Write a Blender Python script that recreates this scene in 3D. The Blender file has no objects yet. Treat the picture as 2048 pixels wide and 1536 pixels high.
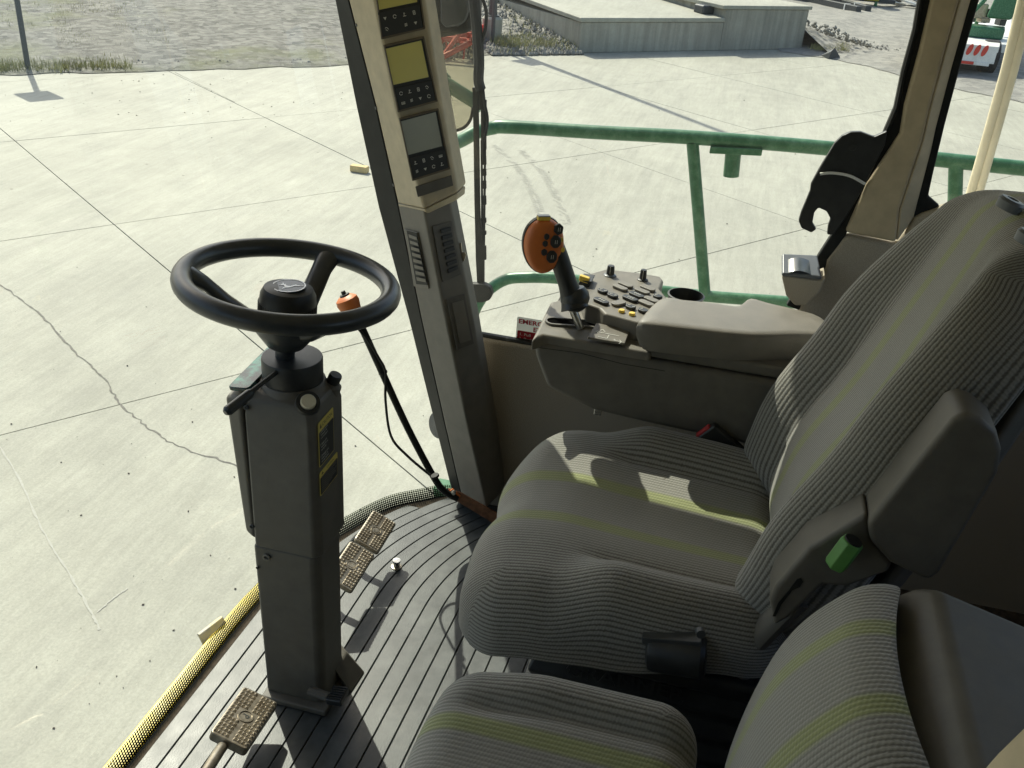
import bpy, bmesh, math, random
from mathutils import Vector, Matrix, noise
V = Vector
random.seed(7)
scene = bpy.context.scene
C = scene.collection

# ------------------------------------------------------------------ camera
F_PX, PITCH, ROLL, CAM_H = 1900.0, math.radians(28.0), math.radians(4.5), 1.5
GZ = -2.0                                   # yard level below the cab floor (z = 0)
YAW = math.radians(12.0)                    # camera heading, from straight across the cab towards its front
fw = V((math.cos(PITCH)*math.cos(YAW), math.cos(PITCH)*math.sin(YAW), -math.sin(PITCH)))
r0 = V((math.sin(YAW), -math.cos(YAW), 0)); u0 = r0.cross(fw)
CR = r0*math.cos(ROLL) + u0*math.sin(ROLL)
CU = u0*math.cos(ROLL) - r0*math.sin(ROLL)
CO = V((0, 0, CAM_H))
cam = bpy.data.cameras.new('camera'); cam_o = bpy.data.objects.new('camera', cam); C.objects.link(cam_o)
cam_o.matrix_world = Matrix(((CR.x, CU.x, -fw.x, CO.x), (CR.y, CU.y, -fw.y, CO.y), (CR.z, CU.z, -fw.z, CO.z), (0, 0, 0, 1)))
cam.sensor_fit = 'HORIZONTAL'; cam.sensor_width = 36.0; cam.lens = 36.0*F_PX/2048
cam.clip_start = 0.02; cam.clip_end = 800
scene.camera = cam_o

# ------------------------------------------------------------------ sky, sun, exposure
SUN_AZ, SUN_EL = 42.0, 45.0                 # sun stands ahead of the camera, to the left
w = bpy.data.worlds.new('World'); scene.world = w; w.use_nodes = True
nt = w.node_tree; nt.nodes.clear()
sky = nt.nodes.new('ShaderNodeTexSky'); sky.sky_type = 'NISHITA'; sky.sun_disc = False
sky.sun_elevation = math.radians(SUN_EL); sky.sun_rotation = math.radians(90-SUN_AZ)
sky.air_density = 1.0; sky.dust_density = 2.5; sky.ozone_density = 1.0
bg = nt.nodes.new('ShaderNodeBackground'); bg.inputs[1].default_value = 0.15
ow = nt.nodes.new('ShaderNodeOutputWorld')
nt.links.new(sky.outputs[0], bg.inputs[0]); nt.links.new(bg.outputs[0], ow.inputs[0])
sun = bpy.data.lights.new('sun', 'SUN'); sun.energy = 4.2; sun.angle = math.radians(0.55); sun.color = (1.0, 0.96, 0.86)
sun_o = bpy.data.objects.new('sun', sun); C.objects.link(sun_o)
az, el = math.radians(SUN_AZ), math.radians(SUN_EL)
SUN = V((math.cos(az)*math.cos(el), math.sin(az)*math.cos(el), math.sin(el)))
sun_o.rotation_euler = SUN.to_track_quat('Z', 'Y').to_euler()
sun_o.location = SUN*60
vs = scene.view_settings; vs.view_transform = 'Standard'; vs.look = 'None'; vs.exposure = 0.54; vs.gamma = 1.0
vs.use_curve_mapping = False

# ------------------------------------------------------------------ pixels to places
def ray(px, py): return fw + CR*((px-1024)/F_PX) - CU*((py-768)/F_PX)
def at(px, py, x=None, y=None, z=None):
    """the point seen at a photo pixel that lies on the plane x=, y= or z="""
    d = ray(px, py)
    t = ((x-CO.x)/d.x) if x is not None else ((y-CO.y)/d.y) if y is not None else ((z-CO.z)/d.z)
    return CO + d*t
def H(x, y): return V((x*math.cos(YAW)-y*math.sin(YAW), x*math.sin(YAW)+y*math.cos(YAW), 0))   # along / left of the camera heading
class Plane:
    def __init__(s, a, b, c):
        s.o = a; s.n = (b-a).cross(c-a).normalized()
        if s.n.dot(CO-a) < 0: s.n = -s.n
    def at(s, px, py, off=0.0):
        d = ray(px, py); t = (s.o + s.n*off - CO).dot(s.n)/d.dot(s.n)
        return CO + d*t
class Fr:
    """a flat frame: origin, two directions, normal"""
    def __init__(s, o, u, v):
        s.o = V(o); s.u = V(u).normalized(); v = V(v); v = (v - s.u*v.dot(s.u)).normalized(); s.v = v; s.n = s.u.cross(v)
    def p(s, a, b, c=0.0): return s.o + s.u*a + s.v*b + s.n*c
    def mat(s, c=0.0):
        o = s.o + s.n*c
        return Matrix(((s.u.x, s.v.x, s.n.x, o.x), (s.u.y, s.v.y, s.n.y, o.y), (s.u.z, s.v.z, s.n.z, o.z), (0, 0, 0, 1)))

# ------------------------------------------------------------------ materials
MATS = {}
def nodes(m): return m.node_tree.nodes, m.node_tree.links
def pbsdf(m): return m.node_tree.nodes['Principled BSDF']
def mat(name, col, rough=0.5, metal=0.0, var=0.12, scale=30.0, bump=0.0, bscale=400.0, spec=0.5, dirt=None, dscale=8.0, damt=0.5, coat=0.0):
    if name in MATS: return MATS[name]
    m = bpy.data.materials.new(name); m.use_nodes = True; N, L = nodes(m); b = pbsdf(m)
    b.inputs['Roughness'].default_value = rough; b.inputs['Metallic'].default_value = metal
    b.inputs['Specular IOR Level'].default_value = spec
    if coat: b.inputs['Coat Weight'].default_value = coat; b.inputs['Coat Roughness'].default_value = 0.15
    tc = N.new('ShaderNodeNewGeometry')
    n1 = N.new('ShaderNodeTexNoise'); n1.inputs['Scale'].default_value = scale; n1.inputs['Detail'].default_value = 5
    L.new(tc.outputs['Position'], n1.inputs['Vector'])
    cr = N.new('ShaderNodeValToRGB'); c = V(col)
    cr.color_ramp.elements[0].position = 0.3; cr.color_ramp.elements[1].position = 0.7
    cr.color_ramp.elements[0].color = (*(c*(1-var)), 1); cr.color_ramp.elements[1].color = (*(c*(1+var)), 1)
    L.new(n1.outputs[0], cr.inputs[0]); out = cr.outputs[0]
    if dirt is not None:
        n2 = N.new('ShaderNodeTexNoise'); n2.inputs['Scale'].default_value = dscale; n2.inputs['Detail'].default_value = 9; n2.inputs['Roughness'].default_value = 0.7
        L.new(tc.outputs['Position'], n2.inputs['Vector'])
        r2 = N.new('ShaderNodeValToRGB'); r2.color_ramp.elements[0].position = 0.45; r2.color_ramp.elements[1].position = 0.75
        r2.color_ramp.elements[1].color = (damt, damt, damt, 1); r2.color_ramp.elements[0].color = (0, 0, 0, 1)
        L.new(n2.outputs[0], r2.inputs[0])
        mx = N.new('ShaderNodeMixRGB'); L.new(r2.outputs[0], mx.inputs[0]); L.new(out, mx.inputs[1]); mx.inputs[2].default_value = (*dirt, 1)
        out = mx.outputs[0]
    L.new(out, b.inputs['Base Color'])
    rr = N.new('ShaderNodeMapRange'); rr.inputs[3].default_value = max(0.02, rough-0.08); rr.inputs[4].default_value = min(1, rough+0.08)
    L.new(n1.outputs[0], rr.inputs[0]); L.new(rr.outputs[0], b.inputs['Roughness'])
    if bump:
        n3 = N.new('ShaderNodeTexNoise'); n3.inputs['Scale'].default_value = bscale; n3.inputs['Detail'].default_value = 3
        L.new(tc.outputs['Position'], n3.inputs['Vector'])
        bp = N.new('ShaderNodeBump'); bp.inputs['Strength'].default_value = bump; bp.inputs['Distance'].default_value = 0.4/bscale
        L.new(n3.outputs[0], bp.inputs['Height']); L.new(bp.outputs[0], b.inputs['Normal'])
    MATS[name] = m; return m

PLAST = (0.115, 0.108, 0.090)
m_taupe = mat('taupe_plastic', PLAST, 0.55, bump=0.35, bscale=900, dirt=(0.2, 0.18, 0.15), dscale=14, damt=0.25)
m_taupe_lt = mat('taupe_plastic_light', (0.165, 0.153, 0.127), 0.5, bump=0.35, bscale=900, dirt=(0.26, 0.23, 0.19), dscale=18, damt=0.3)
m_post = mat('post_grey_plastic', (0.18, 0.168, 0.14), 0.6, bump=0.4, bscale=700, dirt=(0.24, 0.21, 0.17), dscale=10, damt=0.3)
m_tan = mat('tan_plastic', (0.50, 0.425, 0.285), 0.55, bump=0.3, bscale=700, dirt=(0.3, 0.24, 0.16), dscale=12, damt=0.25)
m_carpet = mat('wall_carpet', (0.36, 0.32, 0.255), 0.95, var=0.3, scale=500, bump=0.9, bscale=900, spec=0.1)
m_trim = mat('trim_fabric', (0.40, 0.36, 0.285), 0.9, var=0.2, scale=600, bump=0.7, bscale=900, spec=0.15)
m_black = mat('black_plastic', (0.022, 0.024, 0.024), 0.42, bump=0.2, bscale=800, dirt=(0.09, 0.09, 0.08), dscale=20, damt=0.25)
m_seal = mat('black_rubber_seal', (0.011, 0.013, 0.012), 0.55, dirt=(0.05, 0.052, 0.048), dscale=25, damt=0.25, spec=0.3)
m_wheel = mat('wheel_grip_plastic', (0.030, 0.035, 0.038), 0.33, bump=0.15, bscale=1200, dirt=(0.10, 0.11, 0.11), dscale=14, damt=0.3)
m_orange = mat('orange_plastic', (0.62, 0.17, 0.035), 0.45, var=0.08)
m_yellowp = mat('yellow_plastic', (0.78, 0.55, 0.08), 0.4, var=0.06)
m_ypaint = mat('yellow_paint', (0.62, 0.46, 0.03), 0.4, var=0.1, dirt=(0.45, 0.40, 0.25), dscale=20, damt=0.5)
m_cream = mat('cream_plastic', (0.72, 0.65, 0.47), 0.4, var=0.08)
m_green = mat('green_paint', (0.03, 0.14, 0.06), 0.35, var=0.15, dirt=(0.20, 0.32, 0.22), dscale=30, damt=0.4)
m_greenk = mat('green_knob_plastic', (0.09, 0.26, 0.06), 0.5, var=0.1)
m_metal = mat('bright_metal', (0.6, 0.6, 0.57), 0.28, metal=1.0)
m_worn = mat('worn_metal', (0.42, 0.375, 0.30), 0.36, metal=0.8, var=0.25, scale=60, dirt=(0.16, 0.12, 0.08), dscale=25, damt=0.7)
m_rust = mat('rusty_steel', (0.22, 0.10, 0.05), 0.7, var=0.35, scale=60)
m_dark = mat('dark_grey_steel', (0.045, 0.05, 0.052), 0.5, var=0.2)
m_white = mat('white_paint', (0.78, 0.78, 0.74), 0.4, var=0.06, dirt=(0.45, 0.42, 0.36), dscale=3, damt=0.5)
m_whitep = mat('white_print', (0.75, 0.76, 0.72), 0.5, var=0.03)
m_redp = mat('red_print', (0.45, 0.02, 0.03), 0.5, var=0.05)
m_ylab = mat('yellow_label', (0.66, 0.54, 0.12), 0.5, var=0.05)
m_blklab = mat('black_label', (0.02, 0.022, 0.022), 0.45, var=0.05)
m_icon = mat('icon_print', (0.62, 0.62, 0.56), 0.5, var=0.03)
m_red = mat('red_paint', (0.62, 0.05, 0.03), 0.45, var=0.15)
m_tyre = mat('tyre_rubber', (0.03, 0.03, 0.03), 0.85, var=0.2, dirt=(0.16, 0.15, 0.13), dscale=4, damt=0.5)
m_leather = mat('armrest_vinyl', (0.19, 0.177, 0.153), 0.5, bump=0.55, bscale=420, var=0.08)
m_mat = mat('rubber_mat', (0.050, 0.057, 0.058), 0.42, var=0.25, scale=25, bump=0.25, bscale=350, dirt=(0.14, 0.15, 0.145), dscale=9, damt=0.7, spec=0.5)
m_groove = mat('dirty_groove', (0.06, 0.045, 0.03), 0.95, var=0.5, scale=80)
m_steelfloor = mat('floor_plate', (0.04, 0.04, 0.038), 0.7)
m_lens = mat('indicator_lens', (0.03, 0.05, 0.05), 0.12, var=0.6, scale=30, dirt=(0.05, 0.35, 0.25), dscale=30, damt=0.8)
m_scr_y = mat('amber_screen', (0.66, 0.60, 0.17), 0.3, var=0.06, scale=8)
m_scr_g = mat('grey_screen', (0.33, 0.34, 0.28), 0.25, var=0.10, scale=8)
m_panelk = mat('key_panel', (0.028, 0.03, 0.029), 0.5, bump=0.1, bscale=800)
m_silver = mat('silver_grey_plastic', (0.13, 0.145, 0.16), 0.32, var=0.08)
m_wood = mat('pale_wood', (0.62, 0.47, 0.22), 0.8, var=0.15, scale=20)
m_void = mat('dark_opening', (0.006, 0.006, 0.006), 1.0, spec=0.0)
m_bezel = mat('bezel_brown', (0.13, 0.105, 0.07), 0.5)
m_chrome = mat('emblem_silver', (0.85, 0.87, 0.88), 0.3, var=0.03, coat=0.6)
m_blueblk = mat('emblem_blue', (0.03, 0.045, 0.065), 0.25, var=0.05)

def glass_mat(name, tint, refl=0.06, dust=0.013):
    m = bpy.data.materials.new(name); m.use_nodes = True; N, L = nodes(m); N.clear()
    out = N.new('ShaderNodeOutputMaterial'); tr = N.new('ShaderNodeBsdfTransparent'); tr.inputs[0].default_value = (*tint, 1)
    gl = N.new('ShaderNodeBsdfGlossy'); gl.inputs['Roughness'].default_value = 0.02; gl.inputs[0].default_value = (1, 1, 1, 1)
    fr = N.new('ShaderNodeFresnel'); fr.inputs[0].default_value = 1.46
    mx = N.new('ShaderNodeMixShader'); L.new(fr.outputs[0], mx.inputs[0]); L.new(tr.outputs[0], mx.inputs[1]); L.new(gl.outputs[0], mx.inputs[2])
    df = N.new('ShaderNodeBsdfTranslucent'); df.inputs[0].default_value = (0.5, 0.5, 0.46, 1)
    ge = N.new('ShaderNodeNewGeometry'); ns = N.new('ShaderNodeTexNoise'); ns.inputs['Scale'].default_value = 3; ns.inputs['Detail'].default_value = 8
    L.new(ge.outputs['Position'], ns.inputs['Vector'])
    mr = N.new('ShaderNodeMapRange'); mr.inputs[1].default_value = 0.35; mr.inputs[2].default_value = 0.8; mr.inputs[3].default_value = dust*0.6; mr.inputs[4].default_value = dust*2
    L.new(ns.outputs[0], mr.inputs[0])
    m2 = N.new('ShaderNodeMixShader'); L.new(mr.outputs[0], m2.inputs[0]); L.new(mx.outputs[0], m2.inputs[1]); L.new(df.outputs[0], m2.inputs[2])
    L.new(m2.outputs[0], out.inputs[0]); MATS[name] = m; return m
m_glass = glass_mat('window_glass', (0.895, 0.925, 0.86))
m_tint = glass_mat('tinted_acrylic', (0.66, 0.64, 0.56), dust=0.01)

def frit_mat():
    m = bpy.data.materials.new('frit_dots'); m.use_nodes = True; N, L = nodes(m); b = pbsdf(m)
    b.inputs['Base Color'].default_value = (0.012, 0.012, 0.012, 1); b.inputs['Roughness'].default_value = 0.35
    out = N['Material Output']; tr = N.new('ShaderNodeBsdfTransparent'); tr.inputs[0].default_value = (0.895, 0.925, 0.86, 1)
    uv = N.new('ShaderNodeUVMap'); sp = N.new('ShaderNodeSeparateXYZ'); L.new(uv.outputs[0], sp.inputs[0])
    # dots: size grows towards the lower edge
    vt = N.new('ShaderNodeTexVoronoi'); vt.inputs['Randomness'].default_value = 0.0; vt.inputs['Scale'].default_value = 1.0
    L.new(uv.outputs[0], vt.inputs['Vector'])
    mr = N.new('ShaderNodeMapRange'); mr.inputs[1].default_value = 0; mr.inputs[2].default_value = 8; mr.inputs[3].default_value = 0.62; mr.inputs[4].default_value = 0.42
    L.new(sp.outputs[1], mr.inputs[0])
    lt = N.new('ShaderNodeMath'); lt.operation = 'LESS_THAN'; L.new(vt.outputs['Distance'], lt.inputs[0]); L.new(mr.outputs[0], lt.inputs[1])
    mx = N.new('ShaderNodeMixShader'); L.new(lt.outputs[0], mx.inputs[0]); L.new(tr.outputs[0], mx.inputs[1]); L.new(b.outputs[0], mx.inputs[2])
    L.new(mx.outputs[0], out.inputs[0]); return m
m_frit = frit_mat()
def vinyl(name, col):
    m = bpy.data.materials.new(name); m.use_nodes = True; N, L = nodes(m); b = pbsdf(m); b.inputs['Base Color'].default_value = (*col, 1)
    tl_ = N.new('ShaderNodeBsdfTranslucent'); tl_.inputs[0].default_value = (*col, 1); mx = N.new('ShaderNodeMixShader'); mx.inputs[0].default_value = 0.55
    L.new(b.outputs[0], mx.inputs[1]); L.new(tl_.outputs[0], mx.inputs[2]); L.new(mx.outputs[0], N['Material Output'].inputs[0]); return m
m_vinyl_w = vinyl('white_vinyl', (0.78, 0.78, 0.74)); m_vinyl_r = vinyl('red_vinyl', (0.5, 0.03, 0.05))

def fabric_mat():
    """ribbed seat cloth: u runs across the ribs in metres, v along them"""
    m = bpy.data.materials.new('ribbed_seat_cloth'); m.use_nodes = True; N, L = nodes(m); b = pbsdf(m)
    b.inputs['Roughness'].default_value = 0.95; b.inputs['Specular IOR Level'].default_value = 0.15
    try: b.inputs['Sheen Weight'].default_value = 0.4; b.inputs['Sheen Roughness'].default_value = 0.5
    except Exception: pass
    uv = N.new('ShaderNodeUVMap')
    def math_(op, a, bb=None, c=None):
        n = N.new('ShaderNodeMath'); n.operation = op
        for i, s in enumerate((a, bb, c)):
            if s is None: continue
            if isinstance(s, (int, float)): n.inputs[i].default_value = s
            else: L.new(s, n.inputs[i])
        return n.outputs[0]
    ns = N.new('ShaderNodeTexNoise'); ns.inputs['Scale'].default_value = 260; ns.inputs['Detail'].default_value = 2; L.new(uv.outputs[0], ns.inputs['Vector'])
    nl = N.new('ShaderNodeTexNoise'); nl.inputs['Scale'].default_value = 9; nl.inputs['Detail'].default_value = 4; L.new(uv.outputs[0], nl.inputs['Vector'])
    sp = N.new('ShaderNodeSeparateXYZ'); L.new(uv.outputs[0], sp.inputs[0]); u, v = sp.outputs[0], sp.outputs[1]
    PER = 0.0074
    uw = math_('ADD', u, math_('MULTIPLY', math_('SUBTRACT', ns.outputs[0], 0.5), 0.0034))
    ph = math_('MULTIPLY', uw, 2*math.pi/PER)
    rib = math_('MULTIPLY_ADD', math_('SINE', ph), 0.5, 0.5)              # 1 on the rib, 0 in the valley
    stitch = math_('MULTIPLY_ADD', math_('SINE', math_('ADD', math_('MULTIPLY', v, 2*math.pi/0.0052), math_('MULTIPLY', ph, 0.5))), 0.5, 0.5)
    au = math_('ABSOLUTE', u)
    mid = N.new('ShaderNodeMapRange'); mid.inputs[1].default_value = 0.07; mid.inputs[2].default_value = 0.16; mid.inputs[3].default_value = 0.55; mid.inputs[4].default_value = 1.0; L.new(au, mid.inputs[0])
    dark = math_('MULTIPLY', math_('SMOOTH_MIN', math_('MULTIPLY', math_('SUBTRACT', 1.0, rib), 1.0), 1.0, 0.1), mid.outputs[0])
    cr = N.new('ShaderNodeValToRGB'); e = cr.color_ramp.elements
    e[0].position = 0.35; e[0].color = (0.262, 0.258, 0.230, 1); e[1].position = 0.95; e[1].color = (0.108, 0.102, 0.086, 1); L.new(dark, cr.inputs[0])
    # green stripes either side of the middle
    gd = math_('ABSOLUTE', math_('SUBTRACT', au, 0.066))
    gm = N.new('ShaderNodeMapRange'); gm.inputs[1].default_value = 0.011; gm.inputs[2].default_value = 0.019; gm.inputs[3].default_value = 0.72; gm.inputs[4].default_value = 0.0; L.new(gd, gm.inputs[0])
    gc = N.new('ShaderNodeValToRGB'); g = gc.color_ramp.elements; g[0].position = 0.3; g[0].color = (0.265, 0.30, 0.10, 1); g[1].position = 0.95; g[1].color = (0.135, 0.148, 0.062, 1); L.new(dark, gc.inputs[0])
    mx = N.new('ShaderNodeMixRGB'); L.new(gm.outputs[0], mx.inputs[0]); L.new(cr.outputs[0], mx.inputs[1]); L.new(gc.outputs[0], mx.inputs[2])
    fl = N.new('ShaderNodeMapRange'); fl.inputs[3].default_value = 0.8; fl.inputs[4].default_value = 1.2
    L.new(math_('ADD', math_('MULTIPLY', nl.outputs[0], 0.6), math_('MULTIPLY', stitch, 0.4)), fl.inputs[0])
    m2 = N.new('ShaderNodeMixRGB'); m2.blend_type = 'MULTIPLY'; m2.inputs[0].default_value = 1; L.new(mx.outputs[0], m2.inputs[1])
    cb = N.new('ShaderNodeCombineXYZ')
    for i in range(3): L.new(fl.outputs[0], cb.inputs[i])
    L.new(cb.outputs[0], m2.inputs[2]); L.new(m2.outputs[0], b.inputs['Base Color'])
    bp = N.new('ShaderNodeBump'); bp.inputs['Strength'].default_value = 0.4; bp.inputs['Distance'].default_value = 0.0020
    L.new(math_('ADD', math_('MULTIPLY', rib, 0.8), math_('ADD', math_('MULTIPLY', stitch, 0.25), math_('MULTIPLY', ns.outputs[0], 0.4))), bp.inputs['Height'])
    L.new(bp.outputs[0], b.inputs['Normal']); return m
m_fabric = fabric_mat()

def concrete_mat(name, base, streak=0.5, spots=True, vert=False):
    m = bpy.data.materials.new(name); m.use_nodes = True; N, L = nodes(m); b = pbsdf(m)
    b.inputs['Roughness'].default_value = 0.75; b.inputs['Specular IOR Level'].default_value = 0.35
    g = N.new('ShaderNodeNewGeometry'); P = g.outputs['Position']
    def noi(sc, det=6, rough=0.6, vec=P):
        n = N.new('ShaderNodeTexNoise'); n.inputs['Scale'].default_value = sc; n.inputs['Detail'].default_value = det; n.inputs['Roughness'].default_value = rough
        L.new(vec, n.inputs['Vector']); return n.outputs[0]
    def ramp(f, p0, c0, p1, c1):
        r = N.new('ShaderNodeValToRGB'); e = r.color_ramp.elements; e[0].position = p0; e[0].color = (*c0, 1); e[1].position = p1; e[1].color = (*c1, 1); L.new(f, r.inputs[0]); return r.outputs[0]
    def mul(a, bb, f=1.0):
        n = N.new('ShaderNodeMixRGB'); n.blend_type = 'MULTIPLY'; n.inputs[0].default_value = f; L.new(a, n.inputs[1]); L.new(bb, n.inputs[2]); return n.outputs[0]
    c = V(base)
    col = ramp(noi(0.35, 8, 0.65), 0.3, c*0.86, 0.7, c*1.08)
    col = mul(col, ramp(noi(2.6, 8, 0.7), 0.3, (0.90, 0.90, 0.89), 0.7, (1.05, 1.05, 1.04)))
    mp = N.new('ShaderNodeMapping'); L.new(P, mp.inputs[0])
    if vert: mp.inputs['Scale'].default_value = (5, 5, 0.35)
    else: mp.inputs['Rotation'].default_value = (0, 0, math.radians(62)); mp.inputs['Scale'].default_value = (0.55, 5.0, 1)
    col = mul(col, ramp(noi(1.3, 6, 0.65, mp.outputs[0]), 0.32, (1-0.22*streak,)*3, 0.62, (1.03, 1.03, 1.02)))
    if not vert:
        mq = N.new('ShaderNodeMapping'); L.new(P, mq.inputs[0]); mq.inputs['Rotation'].default_value = (0, 0, math.radians(55)); mq.inputs['Scale'].default_value = (1.2, 16.0, 1)
        col = mul(col, ramp(noi(1.6, 8, 0.75, mq.outputs[0]), 0.3, (0.90, 0.90, 0.89), 0.6, (1.02, 1.02, 1.02)))
    col = mul(col, ramp(noi(60, 4, 0.7), 0.25, (0.82, 0.82, 0.81), 0.75, (1.13, 1.13, 1.11))); col = mul(col, ramp(noi(14, 6, 0.75), 0.3, (0.93, 0.93, 0.92), 0.7, (1.04, 1.04, 1.03)))
    if spots:
        vo = N.new('ShaderNodeTexVoronoi'); vo.inputs['Scale'].default_value = 4.5; L.new(P, vo.inputs['Vector'])
        nn = noi(40, 3)
        ad = N.new('ShaderNodeMath'); ad.operation = 'MULTIPLY_ADD'; L.new(nn, ad.inputs[0]); ad.inputs[1].default_value = 0.09; L.new(vo.outputs['Distance'], ad.inputs[2])
        sel = N.new('ShaderNodeSeparateXYZ'); L.new(vo.outputs['Color'], sel.inputs[0])
        th = N.new('ShaderNodeMapRange'); th.inputs[1].default_value = 0.62; th.inputs[2].default_value = 1.0; th.inputs[3].default_value = 0.0; th.inputs[4].default_value = 0.13; L.new(sel.outputs[0], th.inputs[0])
        lt = N.new('ShaderNodeMath'); lt.operation = 'LESS_THAN'; L.new(ad.outputs[0], lt.inputs[0]); L.new(th.outputs[0], lt.inputs[1])
        mx = N.new('ShaderNodeMixRGB'); f2 = N.new('ShaderNodeMath'); f2.operation = 'MULTIPLY'; f2.inputs[1].default_value = 0.55; L.new(lt.outputs[0], f2.inputs[0])
        L.new(f2.outputs[0], mx.inputs[0]); L.new(col, mx.inputs[1]); mx.inputs[2].default_value = (0.10, 0.085, 0.065, 1); col = mx.outputs[0]
    L.new(col, b.inputs['Base Color'])
    bp = N.new('ShaderNodeBump'); bp.inputs['Strength'].default_value = 0.35; bp.inputs['Distance'].default_value = 0.004
    L.new(noi(90, 5, 0.75), bp.inputs['Height']); L.new(bp.outputs[0], b.inputs['Normal'])
    return m
m_conc = concrete_mat('yard_concrete', (0.405, 0.398, 0.342))
m_dock = concrete_mat('dock_concrete', (0.40, 0.385, 0.33), 1.3, False, True)
m_joint = mat('joint_filler', (0.16, 0.152, 0.13), 0.9, var=0.3)

def gravel_mat(name, a, bcol, gr=None, sc=7.0):
    m = bpy.data.materials.new(name); m.use_nodes = True; N, L = nodes(m); b = pbsdf(m); b.inputs['Roughness'].default_value = 0.95
    g = N.new('ShaderNodeNewGeometry'); P = g.outputs['Position']
    vo = N.new('ShaderNodeTexVoronoi'); vo.inputs['Scale'].default_value = sc; L.new(P, vo.inputs['Vector'])
    no = N.new('ShaderNodeTexNoise'); no.inputs['Scale'].default_value = 1.3; no.inputs['Detail'].default_value = 12; no.inputs['Roughness'].default_value = 0.8; L.new(P, no.inputs['Vector'])
    ad = N.new('ShaderNodeMath'); ad.operation = 'MULTIPLY_ADD'; se = N.new('ShaderNodeSeparateXYZ'); L.new(vo.outputs['Color'], se.inputs[0]); L.new(se.outputs[0], ad.inputs[0]); ad.inputs[1].default_value = 0.35; L.new(no.outputs[0], ad.inputs[2])
    r = N.new('ShaderNodeValToRGB'); e = r.color_ramp.elements; e[0].position = 0.45; e[0].color = (*a, 1); e[1].position = 0.88; e[1].color = (*bcol, 1); L.new(ad.outputs[0], r.inputs[0])
    out = r.outputs[0]
    if gr:
        n2 = N.new('ShaderNodeTexNoise'); n2.inputs['Scale'].default_value = 0.28; n2.inputs['Detail'].default_value = 10; n2.inputs['Roughness'].default_value = 0.7; L.new(P, n2.inputs['Vector'])
        r2 = N.new('ShaderNodeValToRGB'); r2.color_ramp.elements[0].position = 0.53; r2.color_ramp.elements[1].position = 0.68; r2.color_ramp.elements[1].color = (0.75,)*3+(1,); r2.color_ramp.elements[0].color = (0, 0, 0, 1); L.new(n2.outputs[0], r2.inputs[0])
        mx = N.new('ShaderNodeMixRGB'); L.new(r2.outputs[0], mx.inputs[0]); L.new(out, mx.inputs[1]); mx.inputs[2].default_value = (*gr, 1); out = mx.outputs[0]
    L.new(out, b.inputs['Base Color'])
    bp = N.new('ShaderNodeBump'); bp.inputs['Strength'].default_value = 1.0; bp.inputs['Distance'].default_value = 0.06; L.new(ad.outputs[0], bp.inputs['Height']); L.new(bp.outputs[0], b.inputs['Normal'])
    return m
m_gravel = gravel_mat('gravel_ground', (0.10, 0.098, 0.086), (0.27, 0.262, 0.228), (0.17, 0.18, 0.085))
m_road = gravel_mat('gravel_road_surface', (0.21, 0.205, 0.185), (0.33, 0.32, 0.28), None, 5.0)
m_bank = gravel_mat('bank_gravel', (0.14, 0.135, 0.115), (0.40, 0.38, 0.33), (0.22, 0.22, 0.12), 9.0)
m_stone = mat('grey_stone', (0.21, 0.205, 0.18), 0.9, var=0.35, scale=6)
m_grass = mat('dry_grass', (0.31, 0.30, 0.12), 0.9, var=0.4, scale=3)

# ------------------------------------------------------------------ mesh builder
def rrect(w_, h_, r, n=5):
    pts = []
    for cx, cy, a0 in ((w_/2-r, h_/2-r, 0), (-w_/2+r, h_/2-r, 90), (-w_/2+r, -h_/2+r, 180), (w_/2-r, -h_/2+r, 270)):
        for k in range(n+1):
            a = math.radians(a0 + 90*k/n); pts.append((cx+r*math.cos(a), cy+r*math.sin(a)))
    return pts
def circ(r, n=20, ry=None): return [(r*math.cos(2*math.pi*k/n), (ry or r)*math.sin(2*math.pi*k/n)) for k in range(n)]
def spline(pts, n=8):
    pts = [V(p) for p in pts]; out = []
    for i in range(len(pts)-1):
        a = pts[max(i-1, 0)]; b = pts[i]; c = pts[i+1]; d = pts[min(i+2, len(pts)-1)]
        for k in range(n):
            t = k/n
            out.append(0.5*((2*b) + (c-a)*t + (2*a-5*b+4*c-d)*t*t + (3*b-a-3*c+d)*t**3))
    out.append(pts[-1]); return out
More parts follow.
